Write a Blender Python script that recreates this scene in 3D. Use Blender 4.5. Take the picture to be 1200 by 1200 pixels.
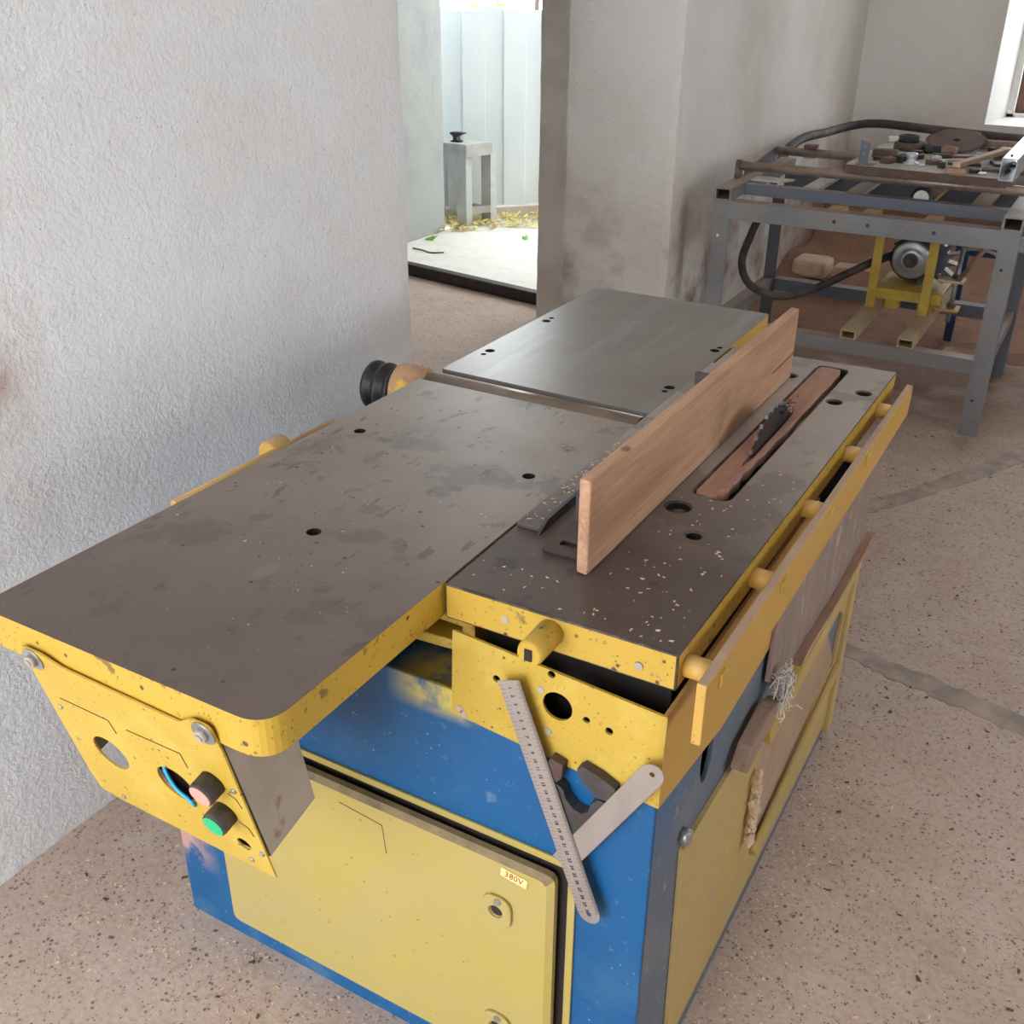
import bpy, bmesh, math, random
from mathutils import Vector, Matrix, noise
for o in list(bpy.data.objects): bpy.data.objects.remove(o, do_unlink=True)
S = bpy.context.scene
COL = S.collection
random.seed(7)

# ------------------------------------------------------------------ camera
CAM = Vector((0.5334, -0.7910, 1.3391)); YAW, PIT, ROL = 0.5177, 0.4788, 0.0071
cd = bpy.data.cameras.new('camera'); cam = bpy.data.objects.new('camera', cd); COL.objects.link(cam)
fw = Vector((-math.sin(YAW)*math.cos(PIT), math.cos(YAW)*math.cos(PIT), -math.sin(PIT)))
rt = Vector((math.cos(YAW), math.sin(YAW), 0)); up = rt.cross(fw)
r2 = math.cos(ROL)*rt + math.sin(ROL)*up; u2 = -math.sin(ROL)*rt + math.cos(ROL)*up
m = Matrix((r2, u2, -fw)).transposed().to_4x4(); m.translation = CAM
cam.matrix_world = m
cd.sensor_width = 36; cd.lens = 36*1227.96/1200; cd.clip_start = 0.02; cd.clip_end = 100
S.camera = cam

# ------------------------------------------------------------------ sky and daylight
w = bpy.data.worlds.new('sky'); S.world = w; w.use_nodes = True
bg = w.node_tree.nodes['Background']
bg.inputs[0].default_value = (0.86, 0.94, 1.0, 1); bg.inputs[1].default_value = 11.0
def area(name, loc, rot, sx, sy, energy, col):
    l = bpy.data.lights.new(name, 'AREA'); l.shape = 'RECTANGLE'; l.size = sx; l.size_y = sy
    l.energy = energy; l.color = col
    o = bpy.data.objects.new(name, l); COL.objects.link(o); o.location = loc; o.rotation_euler = rot
    return o
# daylight entering through the wide doorway behind the camera and the window in the right wall
area('daylight_doorway', (-0.1, -1.95, 1.15), (math.radians(90), 0, 0), 1.35, 2.1, 9, (0.95, 0.975, 1.0))
area('daylight_window', (3.45, 0.9, 1.5), (math.radians(90), 0, math.radians(90)), 1.4, 1.0, 13, (0.95, 0.975, 1.0))
S.view_settings.view_transform = 'Standard'
try: S.view_settings.look = 'None'
except Exception: pass
S.view_settings.gamma = 1.0
S.view_settings.use_curve_mapping = False
S.view_settings.exposure = -0.45

# ------------------------------------------------------------------ materials
def srgb(r, g, b):
    def f(c):
        c /= 255
        return c/12.92 if c <= .04045 else ((c+.055)/1.055)**2.4
    return (f(r), f(g), f(b), 1)
MATS = {}
def mat(name, col, rough=.5, metal=0., layers=(), bump=(), spec=.5, dust=None):
    """layers: (kind, scale, lo, hi, colour, strength[, stretch[, axis, a, b]]) mixed over the base colour"""
    mt = bpy.data.materials.new(name); mt.use_nodes = True; MATS[name] = mt
    nt = mt.node_tree; N = nt.nodes; L = nt.links
    b = N['Principled BSDF']; b.inputs['Roughness'].default_value = rough; b.inputs['Metallic'].default_value = metal
    b.inputs['Specular IOR Level'].default_value = spec
    geo = N.new('ShaderNodeNewGeometry')
    rgb = N.new('ShaderNodeRGB'); rgb.outputs[0].default_value = col
    cur = rgb.outputs[0]
    def tex(kind, scale, stretch=None, detail=6):
        src = geo.outputs['Position']
        if stretch:
            mp = N.new('ShaderNodeMapping'); mp.inputs['Scale'].default_value = stretch
            L.new(src, mp.inputs['Vector']); src = mp.outputs[0]
        if kind in ('speck', 'cell'):
            t = N.new('ShaderNodeTexVoronoi'); t.inputs['Scale'].default_value = scale
            L.new(src, t.inputs['Vector'])
            return t.outputs['Distance']
        t = N.new('ShaderNodeTexNoise'); t.inputs['Scale'].default_value = scale; t.inputs['Detail'].default_value = detail
        t.inputs['Roughness'].default_value = .6
        L.new(src, t.inputs['Vector']); return t.outputs['Fac']
    def ramp(src, lo, hi):
        r = N.new('ShaderNodeMapRange'); r.inputs['From Min'].default_value = lo; r.inputs['From Max'].default_value = hi
        L.new(src, r.inputs['Value']); return r.outputs[0]
    def mul(a, bb):
        q = N.new('ShaderNodeMath'); q.operation = 'MULTIPLY'; L.new(a, q.inputs[0])
        if isinstance(bb, (int, float)): q.inputs[1].default_value = bb
        else: L.new(bb, q.inputs[1])
        return q.outputs[0]
    for ly in layers:
        kind, scale, lo, hi, c2, st = ly[:6]
        stretch = ly[6] if len(ly) > 6 else None
        if kind == 'flat': fac = None
        elif kind == 'mix':      # speck gated by noise
            f1 = ramp(tex('speck', scale, stretch), lo, hi); f2 = ramp(tex('noise', scale*.37, stretch, 2), .5, .58); fac = mul(f1, f2)
        else: fac = ramp(tex(kind, scale, stretch), lo, hi)
        if len(ly) > 7:
            sp = N.new('ShaderNodeSeparateXYZ'); L.new(geo.outputs['Position'], sp.inputs[0])
            for (ax, a, bb) in ly[7]:
                g = ramp(sp.outputs[ax], a, bb); fac = g if fac is None else mul(fac, g)
        fac = mul(fac, st)
        mx = N.new('ShaderNodeMixRGB'); L.new(fac, mx.inputs[0]); L.new(cur, mx.inputs[1]); mx.inputs[2].default_value = c2
        cur = mx.outputs[0]
    if dust:      # dust that has settled on upward faces
        sp = N.new('ShaderNodeSeparateXYZ'); L.new(geo.outputs['True Normal'], sp.inputs[0])
        fac = mul(mul(ramp(sp.outputs[2], .35, .8), ramp(tex('noise', 11), .2, .55)), dust[1])
        mx = N.new('ShaderNodeMixRGB'); L.new(fac, mx.inputs[0]); L.new(cur, mx.inputs[1]); mx.inputs[2].default_value = dust[0]; cur = mx.outputs[0]
    L.new(cur, b.inputs['Base Color'])
    nrm = None
    for (kind, scale, st, dist) in bump:
        bp = N.new('ShaderNodeBump'); bp.inputs['Strength'].default_value = st; bp.inputs['Distance'].default_value = dist
        L.new(tex(kind, scale), bp.inputs['Height'])
        if nrm: L.new(nrm, bp.inputs['Normal'])
        nrm = bp.outputs[0]
    if nrm: L.new(nrm, b.inputs['Normal'])
    return mt
K = srgb
BLK = K(20, 17, 16)
mat('plaster', K(238, 237, 237), .92, 0, [
    ('noise', 1.3, .42, .75, K(222, 208, 198), .5), ('noise', 4.5, .5, .8, K(222, 214, 208), .5),
    ('noise', 2.2, .55, .75, K(238, 241, 246), .6),
    ('noise', 9, .36, .58, K(168, 116, 84), .85, None, [(2, .98, .86), (2, .70, .80), (1, .165, .05)]),
    ('mix', 60, .1, .05, K(110, 90, 80), .6)],
    [('noise', 120, .55, .005), ('noise', 42, .4, .008), ('noise', 9, .15, .02)])
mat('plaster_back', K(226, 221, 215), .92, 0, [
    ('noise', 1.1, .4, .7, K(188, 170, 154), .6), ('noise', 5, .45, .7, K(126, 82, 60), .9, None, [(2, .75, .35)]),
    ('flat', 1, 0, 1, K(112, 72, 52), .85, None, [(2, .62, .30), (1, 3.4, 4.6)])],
    [('noise', 110, .6, .005), ('noise', 40, .35, .008)])
mat('plaster_pillar', K(222, 216, 210), .92, 0, [('noise', 2.0, .4, .75, K(190, 172, 158), .5), ('noise', 9, .6, .8, K(160, 132, 112), .4)],
    [('noise', 110, .6, .005), ('noise', 40, .35, .008)])
mat('plaster_grey', K(224, 216, 208), .95, 0, [('noise', 3, .4, .7, K(170, 152, 140), .6)], [('noise', 40, .5, .008)])
mat('ceiling_paint', K(225, 222, 216), .95)
mat('render_outside', K(170, 172, 170), .95, 0, [('noise', 5, .45, .75, K(140, 143, 142), .6)], [('noise', 30, .3, .006)])
mat('concrete', K(190, 168, 154), .85, 0, [
    ('noise', 1.6, .4, .7, K(172, 147, 131), .7), ('noise', 9, .45, .75, K(206, 188, 176), .55),
    ('noise', 90, .45, .75, K(154, 130, 116), .6), ('speck', 130, .16, .10, K(224, 208, 196), .6),
    ('mix', 95, .30, .20, K(118, 96, 86), .9), ('mix', 55, .20, .14, K(92, 72, 64), .85), ('mix', 170, .32, .2, K(84, 66, 58), .8),
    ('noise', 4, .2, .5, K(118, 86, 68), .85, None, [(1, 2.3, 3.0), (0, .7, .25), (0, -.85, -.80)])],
    [('noise', 160, .25, .003), ('noise', 30, .2, .006)])
mat('floor_patch', K(142, 130, 122), .8, 0, [('noise', 14, .4, .62, K(180, 157, 143), .9)], [('noise', 90, .2, .003)])
mat('slab_outside', K(226, 222, 214), .9, 0, [('noise', 12, .5, .8, K(190, 184, 172), .5)], [('noise', 40, .3, .006)])
DK = K(46, 36, 30)
mat('yellow', K(186, 153, 56), .48, 0, [
    ('noise', 3, .4, .75, K(208, 170, 66), .55), ('noise', 12, .5, .8, K(228, 206, 120), .4),
    ('mix', 85, .17, .12, DK, .85), ('mix', 190, .22, .14, K(90, 66, 30), .6), ('noise', 60, .66, .72, K(110, 78, 40), .5)],
    [('noise', 60, .12, .003)])
mat('yellow_chipped', K(188, 153, 52), .5, 0, [
    ('noise', 3, .4, .75, K(200, 158, 62), .6), ('mix', 70, .22, .15, DK, .9), ('noise', 38, .62, .68, K(70, 52, 34), .7), ('mix', 160, .25, .15, K(60, 46, 30), .7)],
    [('noise', 60, .15, .003)])
mat('yellow_dusty', K(174, 154, 92), .6, 0, [
    ('noise', 2.5, .4, .7, K(182, 158, 64), .75), ('noise', 7, .5, .75, K(176, 156, 116), .6), ('mix', 60, .12, .08, K(90, 80, 60), .7)],
    [('noise', 50, .1, .003)])
mat('ochre', K(200, 156, 72), .55, 0, [('noise', 5, .4, .75, K(184, 138, 64), .6), ('mix', 90, .14, .09, DK, .6), ('noise', 18, .55, .75, K(186, 150, 104), .5)], [('noise', 60, .12, .003)], dust=(K(176, 146, 108), 0.6))
mat('blue', K(0, 84, 136), .42, 0, [
    ('noise', 4, .45, .75, K(0, 68, 116), .6), ('noise', 9, .5, .85, K(50, 106, 142), .6), ('noise', 70, .6, .72, K(120, 142, 152), .4), ('noise', 26, .66, .74, K(140, 150, 156), .5), ('noise', 10, .5, .75, K(84, 122, 146), .8, None, [(2, .35, .1)]),
    ('mix', 75, .12, .08, K(170, 180, 186), .7),
    ('noise', 20, .3, .5, K(200, 180, 84), 1., None, [(2, .575, .60), (0, -.085, -.03), (0, .045, .02)]),
    ('noise', 14, .42, .52, K(196, 150, 132), .85, None, [(0, -.42, -.47), (2, .10, .14), (2, .22, .19)])],
    [('noise', 60, .1, .003)])
mat('housing', K(176, 138, 104), .7, 0, [('noise', 25, .45, .6, K(150, 112, 84), .8), ('noise', 18, .58, .66, K(214, 170, 60), .9)])
mat('blue_greyed', K(98, 108, 124), .6, 0, [  # greyer, duller blue than the front sheet
    ('noise', 5, .42, .65, K(40, 100, 148), .6, None, [(2, .40, .55)]), ('noise', 8, .5, .75, K(132, 126, 126), .8), ('noise', 60, .6, .7, K(170, 166, 160), .5)], [('noise', 60, .1, .003)])
mat('table_steel', K(150, 136, 126), .40, .25, [
    ('noise', 3.2, .4, .7, K(120, 106, 97), .8), ('noise', 6.5, .575, .60, K(104, 98, 95), .55), ('noise', 17, .60, .63, K(96, 90, 87), .5), ('noise', 60, .63, .66, K(84, 64, 54), .6, (1, .3, 1)), ('noise', 14, .62, .7, K(172, 156, 146), .55, (1, .35, 1)),
    ('flat', 1, 0, 1, K(92, 77, 70), .75, None, [(1, .25, -.2)]),
    ('mix', 48, .14, .09, K(44, 28, 22), .85), ('mix', 120, .14, .08, K(190, 150, 120), .6)],
    [('noise', 40, .1, .002), ('noise', 220, .08, .001)])
mat('outfeed_steel', K(138, 130, 123), .33, .4, [
    ('noise', 3.2, .45, .7, K(116, 106, 98), .7), ('noise', 9, .5, .7, K(156, 158, 160), .5, (3, .25, 1)), ('mix', 40, .09, .05, K(44, 28, 22), .8)],
    [('noise', 60, .06, .002), ('noise', 220, .06, .001)])
mat('saw_steel', K(172, 160, 150), .45, .2, [
    ('noise', 5, .54, .56, K(126, 119, 114), .75), ('noise', 15, .58, .60, K(120, 112, 107), .6), ('noise', 2.4, .4, .65, K(146, 132, 122), .7),
    ('flat', 1, 0, 1, K(80, 65, 59), .92, None, [(1, .52, .16)]), ('noise', 16, .58, .66, K(52, 42, 40), .7, None, [(1, .3, .05)]),
    ('mix', 120, .14, .08, K(196, 150, 120), .5)],
    [('noise', 40, .1, .002)])
mat('bare_steel', K(150, 148, 146), .35, .8, [('noise', 20, .45, .7, K(110, 104, 98), .6)])
mat('zinc', K(176, 178, 178), .38, .8, [('noise', 50, .45, .7, K(130, 130, 128), .6)])
mat('cutter_steel', K(150, 134, 122), .33, .75, [('noise', 20, .45, .7, K(124, 104, 90), .7)])
mat('ruler_steel', K(176, 166, 160), .36, .55, [('noise', 30, .45, .75, K(150, 138, 130), .5, (1, 1, .3))], [('noise', 300, .05, .0005)])
mat('print_black', K(40, 36, 34), .7)
mat('print_red', K(170, 48, 36), .7)
mat('sticker', K(240, 226, 150), .6)
mat('magnet', K(74, 66, 64), .6, .2, [('noise', 50, .4, .7, K(48, 42, 42), .7)], [('noise', 120, .3, .002)])
mat('magnet_brown', K(92, 68, 60), .7, .1, [('noise', 60, .4, .7, K(60, 44, 40), .7)], [('noise', 120, .3, .002)])
mat('plain_grey', K(182, 170, 158), .6, .3, [('noise', 9, .4, .7, K(160, 144, 130), .7), ('noise', 26, .62, .7, K(120, 70, 44), .6)])
mat('rubber', K(34, 33, 34), .7, 0, [('noise', 60, .45, .7, K(70, 62, 58), .6)])
mat('rubber_button', K(52, 46, 44), .8, 0, [('noise', 60, .4, .65, K(92, 80, 72), .7)])
mat('red_cap', K(226, 150, 136), .6)
mat('green_cap', K(30, 176, 118), .5)
mat('cable_blue', K(40, 160, 210), .5)
mat('cable_red', K(200, 80, 76), .5)
mat('hole_shade', K(26, 21, 19), .95)  # near-black colour painting the shade inside holes
mat('dark_inside', K(44, 34, 30), .9)
mat('black_iron', K(52, 46, 44), .6, .4, [('noise', 30, .4, .7, K(84, 66, 56), .6)], dust=(K(110, 96, 86), 0.5))
mat('hose_black', K(50, 47, 47), .65, 0, [('noise', 5, .5, .68, K(124, 104, 90), .7), ('noise', 40, .45, .7, K(70, 62, 58), .5)])
mat('fence_wood', K(190, 149, 118), .62, 0, [
    ('noise', 7, .42, .62, K(160, 116, 88), .8, (4, .35, 3)), ('noise', 30, .5, .7, K(208, 168, 142), .6, (6, .25, 4)), ('noise', 100, .52, .7, K(138, 88, 64), .45, (4, .12, 4)),
    ('mix', 16, .1, .05, K(84, 48, 36), .8, (1, .6, 1)), ('noise', 9, .5, .62, K(96, 70, 60), .6, None, [(1, .36, .50), (1, .72, .58), (2, .85, .79)])],
    [('noise', 120, .08, .001)])
mat('insert_wood', K(168, 126, 106), .75, 0, [('noise', 14, .4, .7, K(138, 98, 82), .8, (2, .4, 2)), ('noise', 30, .5, .7, K(190, 144, 124), .5, (4, .3, 2))], [('noise', 60, .25, .003)])
mat('pale_wood', K(205, 180, 152), .75, 0, [('noise', 30, .4, .7, K(180, 148, 118), .7)])
mat('old_wood', K(156, 130, 112), .8, 0, [('noise', 22, .4, .7, K(126, 98, 80), .8, (3, .5, 3))], [('noise', 60, .2, .002)])
mat('cardboard', K(150, 130, 118), .85, 0, [('noise', 10, .4, .7, K(128, 110, 104), .8, (1, 3, .6)), ('noise', 24, .6, .72, K(206, 196, 188), .7, (1, 3, .7))], [('noise', 40, .2, .004)])
mat('cardboard_brown', K(180, 142, 120), .85, 0, [('noise', 14, .4, .7, K(156, 120, 100), .6)])
mat('panel_tan', K(176, 148, 124), .75, 0, [('noise', 8, .4, .7, K(160, 130, 108), .7), ('noise', 20, .6, .75, K(200, 172, 120), .5)])
mat('fibre', K(226, 216, 208), .9)
mat('chip', K(228, 200, 170), .8, 0, [('noise', 40, .4, .65, K(200, 158, 128), .8)])
mat('chip_dark', K(92, 70, 58), .8)
mat('sawdust', K(134, 98, 78), .95, 0, [('noise', 8, .4, .7, K(112, 80, 64), .8), ('noise', 120, .5, .7, K(164, 126, 102), .6)], [('noise', 120, .5, .006), ('noise', 18, .5, .02)])
mat('frame_grey', K(132, 130, 131), .55, .1, [('noise', 5, .42, .7, K(104, 102, 104), .6), ('noise', 8, .5, .7, K(146, 128, 114), .45), ('noise', 90, .66, .72, K(190, 186, 180), .5)], dust=(K(156, 132, 114), 0.75))
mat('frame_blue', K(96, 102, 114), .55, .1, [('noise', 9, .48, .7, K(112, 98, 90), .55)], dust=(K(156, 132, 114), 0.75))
mat('pipe_rust', K(164, 148, 138), .36, .5, [('noise', 12, .4, .7, K(166, 136, 116), .6), ('noise', 30, .5, .7, K(100, 88, 82), .6)], dust=(K(150, 122, 104), 0.6))
mat('plate_grey', K(186, 182, 176), .7, .1, [('noise', 9, .4, .7, K(146, 128, 114), .6)])
mat('rust', K(108, 86, 74), .75, .3, [('noise', 40, .4, .7, K(80, 64, 56), .7), ('noise', 12, .55, .75, K(146, 134, 124), .6)])
mat('dark_metal', K(62, 60, 62), .5, .5, [('noise', 30, .4, .7, K(96, 80, 70), .6)])
mat('alu', K(206, 210, 214), .3, .75)
mat('white_bits', K(220, 216, 210), .7)
mat('dark_red', K(150, 70, 66), .6)
mat('navy', K(36, 58, 96), .55)
mat('sheet_white', K(226, 234, 238), .5, .0, [('noise', 3, .4, .7, K(212, 224, 231), .6)])
mat('steel_outside', K(186, 188, 186), .6, .2, [('noise', 12, .45, .7, K(150, 138, 122), .5)])
mat('leaf_yellow', K(226, 208, 130), .7, 0, [('noise', 20, .4, .65, K(214, 190, 120), .8)])
mat('leaf_green', K(120, 168, 70), .6, 0, [('noise', 9, .4, .65, K(150, 190, 90), .8)])
mat('pulley_black', K(44, 42, 42), .45, .3)
mat('bracket_dark', K(66, 66, 76), .5, .3, [('noise', 20, .45, .65, K(98, 72, 66), .7)])
mat('blade_brown', K(96, 82, 74), .6, .4, [('noise', 25, .4, .7, K(122, 96, 80), .7)])
mat('side_yellow', K(188, 162, 104), .65, 0, [('noise', 3, .45, .65, K(186, 154, 74), .8), ('noise', 9, .5, .75, K(176, 152, 122), .7), ('noise', 50, .6, .7, K(206, 190, 160), .4), ('mix', 60, .12, .08, K(90, 80, 60), .7)], [('noise', 50, .1, .003)])
mat('rim_grime', K(136, 118, 84), .8, 0, [('noise', 30, .4, .7, K(98, 82, 62), .8)])
mat('edge_wear', K(58, 46, 38), .7, .1, [('noise', 26, .45, .6, K(104, 90, 80), .8), ('noise', 90, .5, .6, K(48, 38, 32), .7)])
mat('rail_tan', K(184, 164, 128), .7, 0, [('noise', 8, .4, .7, K(164, 140, 108), .7)])
mat('bark', K(110, 92, 78), .9)
mat('window_brown', K(112, 72, 58), .5)
mat('threshold_black', K(46, 38, 38), .55, .2, [('noise', 30, .5, .7, K(80, 60, 54), .6)])
g = bpy.data.materials.new('glass'); g.use_nodes = True; MATS['glass'] = g
nt = g.node_tree; nt.nodes.clear()
o_ = nt.nodes.new('ShaderNodeOutputMaterial'); t_ = nt.nodes.new('ShaderNodeBsdfTransparent'); gl = nt.nodes.new('ShaderNodeBsdfGlossy'); mx = nt.nodes.new('ShaderNodeMixShader')
gl.inputs['Roughness'].default_value = .02; mx.inputs[0].default_value = .07
nt.links.new(t_.outputs[0], mx.inputs[1]); nt.links.new(gl.outputs[0], mx.inputs[2]); nt.links.new(mx.outputs[0], o_.inputs[0])

# ------------------------------------------------------------------ geometry helpers
def bx(bm, x0, x1, y0, y1, z0, z1, mi=0):
    v = [bm.verts.new((x, y, z)) for x in (x0, x1) for y in (y0, y1) for z in (z0, z1)]
    fs = [(0,1,3,2), (4,6,7,5), (0,4,5,1), (2,3,7,6), (0,2,6,4), (1,5,7,3)]
    out = []
    for f in fs:
        q = bm.faces.new([v[i] for i in f]); q.material_index = mi; out.append(q)
    return v
def frame_of(d):
    d = Vector(d).normalized()
    a = Vector((0, 0, 1)) if abs(d.z) < .9 else Vector((1, 0, 0))
    u = d.cross(a).normalized(); return u, d.cross(u).normalized()
def cyl(bm, p0, p1, r0, r1=None, n=20, mi=0, cap=True):
    p0 = Vector(p0); p1 = Vector(p1); r1 = r0 if r1 is None else r1
    u, v = frame_of(p1-p0)
    A = [bm.verts.new(p0 + r0*(math.cos(t)*u + math.sin(t)*v)) for t in [2*math.pi*i/n for i in range(n)]]
    B = [bm.verts.new(p1 + r1*(math.cos(t)*u + math.sin(t)*v)) for t in [2*math.pi*i/n for i in range(n)]]
    for i in range(n):
        q = bm.faces.new((A[i], A[(i+1) % n], B[(i+1) % n], B[i])); q.material_index = mi; q.smooth = True
    if cap:
        for f in (A[::-1], B):
            q = bm.faces.new(f); q.material_index = mi
def lathe(bm, p0, axis, prof, n=28, mi=0):
    """prof: list of (distance along axis, radius)"""
    p0 = Vector(p0); ax = Vector(axis).normalized(); u, v = frame_of(ax); rings = []
    for (s, r) in prof:
        rings.append([bm.verts.new(p0 + ax*s + r*(math.cos(2*math.pi*i/n)*u + math.sin(2*math.pi*i/n)*v)) for i in range(n)])
    for a, b in zip(rings, rings[1:]):
        for i in range(n):
            q = bm.faces.new((a[i], a[(i+1) % n], b[(i+1) % n], b[i])); q.material_index = mi; q.smooth = True
    bm.faces.new(rings[0][::-1]).material_index = mi; bm.faces.new(rings[-1]).material_index = mi
def tube(bm, pts, r, n=10, mi=0, rib=0):
    P = [Vector(p) for p in pts]; rings = []
    u = None
    for i, p in enumerate(P):
        d = (P[min(i+1, len(P)-1)] - P[max(i-1, 0)]).normalized()
        if u is None: u, _ = frame_of(d)
        u = (u - d*u.dot(d)).normalized(); v = d.cross(u)
        rr = r*(1 + (rib if i % 2 else 0))
        rings.append([bm.verts.new(p + rr*(math.cos(2*math.pi*k/n)*u + math.sin(2*math.pi*k/n)*v)) for k in range(n)])
    for a, b in zip(rings, rings[1:]):
        for k in range(n):
            q = bm.faces.new((a[k], a[(k+1) % n], b[(k+1) % n], b[k])); q.smooth = True; q.material_index = mi
    bm.faces.new(rings[0][::-1]); bm.faces.new(rings[-1])
def spline(pts, per=8):
    P = [Vector(p) for p in pts]; P = [2*P[0]-P[1]] + P + [2*P[-1]-P[-2]]; out = []
    for i in range(1, len(P)-2):
        for k in range(per):
            t = k/per; a, b, c, d = P[i-1:i+3]
            out.append(.5*((2*b) + (c-a)*t + (2*a-5*b+4*c-d)*t*t + (3*b-a-3*c+d)*t**3))
    out.append(P[-2]); return out
def prism(bm, poly, origin, u, v, t, mi_top=0, mi_side=0, mi_bot=None):
    """poly (a,b) on origin + a*u + b*v, extruded by vector t; the far end (origin+t) is the 'top'"""
    origin = Vector(origin); u = Vector(u); v = Vector(v); t = Vector(t)
    A = [bm.verts.new(origin + a*u + b*v) for a, b in poly]; B = [bm.verts.new(x.co + t) for x in A]
    n = len(A)
    f = bm.faces.new(B); f.material_index = mi_top
    f = bm.faces.new(A[::-1]); f.material_index = mi_side if mi_bot is None else mi_bot
    for i in range(n):
        q = bm.faces.new((A[i], A[(i+1) % n], B[(i+1) % n], B[i])); q.material_index = mi_side
def rounded(pts, rad, n=6):
    """round polygon corners; rad is one radius or a list"""
    out = []; N = len(pts)
    for i in range(N):
        r = rad[i] if isinstance(rad, (list, tuple)) else rad
        p = Vector(pts[i]); a = Vector(pts[i-1]); b = Vector(pts[(i+1) % N])
        if r <= 0: out.append((p.x, p.y)); continue
        p0 = p + (a-p).normalized()*r; p1 = p + (b-p).normalized()*r
        for k in range(n+1):
            t = k/n; q = (1-t)**2*p0 + 2*t*(1-t)*p + t*t*p1; out.append((q.x, q.y))
    return out
def circle(cx, cy, r, n=20, ry=None):
    ry = ry or r
    return [(cx + r*math.cos(2*math.pi*i/n), cy + ry*math.sin(2*math.pi*i/n)) for i in range(n)]
def obj(name, bm, mats, parent=None, bevel=0, smooth=False, origin=None):
    bmesh.ops.recalc_face_normals(bm, faces=bm.faces)
    me = bpy.data.meshes.new(name); 
    if smooth:
        for f in bm.faces: f.smooth = True
    vs = [v.co for v in bm.verts]
    c = Vector(((min(v.x for v in vs)+max(v.x for v in vs))/2, (min(v.y for v in vs)+max(v.y for v in vs))/2, min(v.z for v in vs))) if origin is None else Vector(origin)
    for v in bm.verts: v.co -= c
    bm.to_mesh(me); bm.free()
    for mm in ([mats] if isinstance(mats, str) else mats): me.materials.append(MATS[mm])
    o = bpy.data.objects.new(name, me); COL.objects.link(o); o.location = c
    if parent is not None: setpar(o, parent)
    if bevel:
        b = o.modifiers.new('bevel', 'BEVEL'); b.width = bevel; b.segments = 2; b.limit_method = 'ANGLE'; b.angle_limit = math.radians(40)
    return o
WLOC = {}
def wloc(o):
    return o.location.copy() if o.parent is None else wloc(o.parent) + (o.location)
def setpar(o, p):
    o.parent = p; o.location = o.location - wloc(p)      # parents are never rotated or scaled
def cut(o, fn, dark=False):
    """subtract the solids that fn(bm) draws in world space"""
    bm = bmesh.new(); fn(bm); bmesh.ops.recalc_face_normals(bm, faces=bm.faces)
    me = bpy.data.meshes.new('c'); base = wloc(o)
    for v in bm.verts: v.co -= base
    bm.to_mesh(me); bm.free()
    if dark: o.data.materials.append(MATS['hole_shade'])
    for mm in o.data.materials: me.materials.append(mm)
    if dark:
        for f in me.polygons: f.material_index = len(me.materials)-1
    c = bpy.data.objects.new('c', me); COL.objects.link(c); c.matrix_world = Matrix.Translation(base)
    keep = o.parent; loc = o.location.copy(); o.parent = None; o.location = base
    md = o.modifiers.new('b', 'BOOLEAN'); md.operation = 'DIFFERENCE'; md.object = c; md.solver = 'EXACT'
    # the cut comes before any bevel
    while o.modifiers[0] != md:
        i = list(o.modifiers).index(md); o.modifiers.move(i, i-1)
    other = [x for x in o.modifiers if x != md]
    for x in other: x.show_viewport = False
    bpy.context.view_layer.update()
    nm = bpy.data.meshes.new_from_object(o.evaluated_get(bpy.context.evaluated_depsgraph_get()))
    o.modifiers.remove(md)
    for x in other: x.show_viewport = True
    old = o.data; o.data = nm; nm.name = old.name
    bpy.data.objects.remove(c); o.parent = keep; o.location = loc
def box(name, x0, x1, y0, y1, z0, z1, mt, parent=None, bevel=.0):
    bm = bmesh.new(); bx(bm, x0, x1, y0, y1, z0, z1); return obj(name, bm, mt, parent, bevel)
def rod(name, p0, p1, r, mt, parent=None, n=16, r1=None):
    bm = bmesh.new(); cyl(bm, p0, p1, r, r1, n); return obj(name, bm, mt, parent)
def slab(name, poly, origin, u, v, t, mats, parent=None, bevel=0, mi=(0, 0)):
    bm = bmesh.new(); prism(bm, poly, origin, u, v, t, mi[0], mi[1]); return obj(name, bm, mats, parent, bevel)
def tag(o, label, cat, group=None):
    o['label'] = label; o['category'] = cat
    if group: o['group'] = group
    return o
def thing(name, loc, label, cat, group=None):
    o = bpy.data.objects.new(name, None); COL.objects.link(o); o.location = loc; o.empty_display_size = .05
    return tag(o, label, cat, group)
def struct(o): o['kind'] = 'structure'; return o
X, Y, Z = Vector((1, 0, 0)), Vector((0, 1, 0)), Vector((0, 0, 1))

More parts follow.
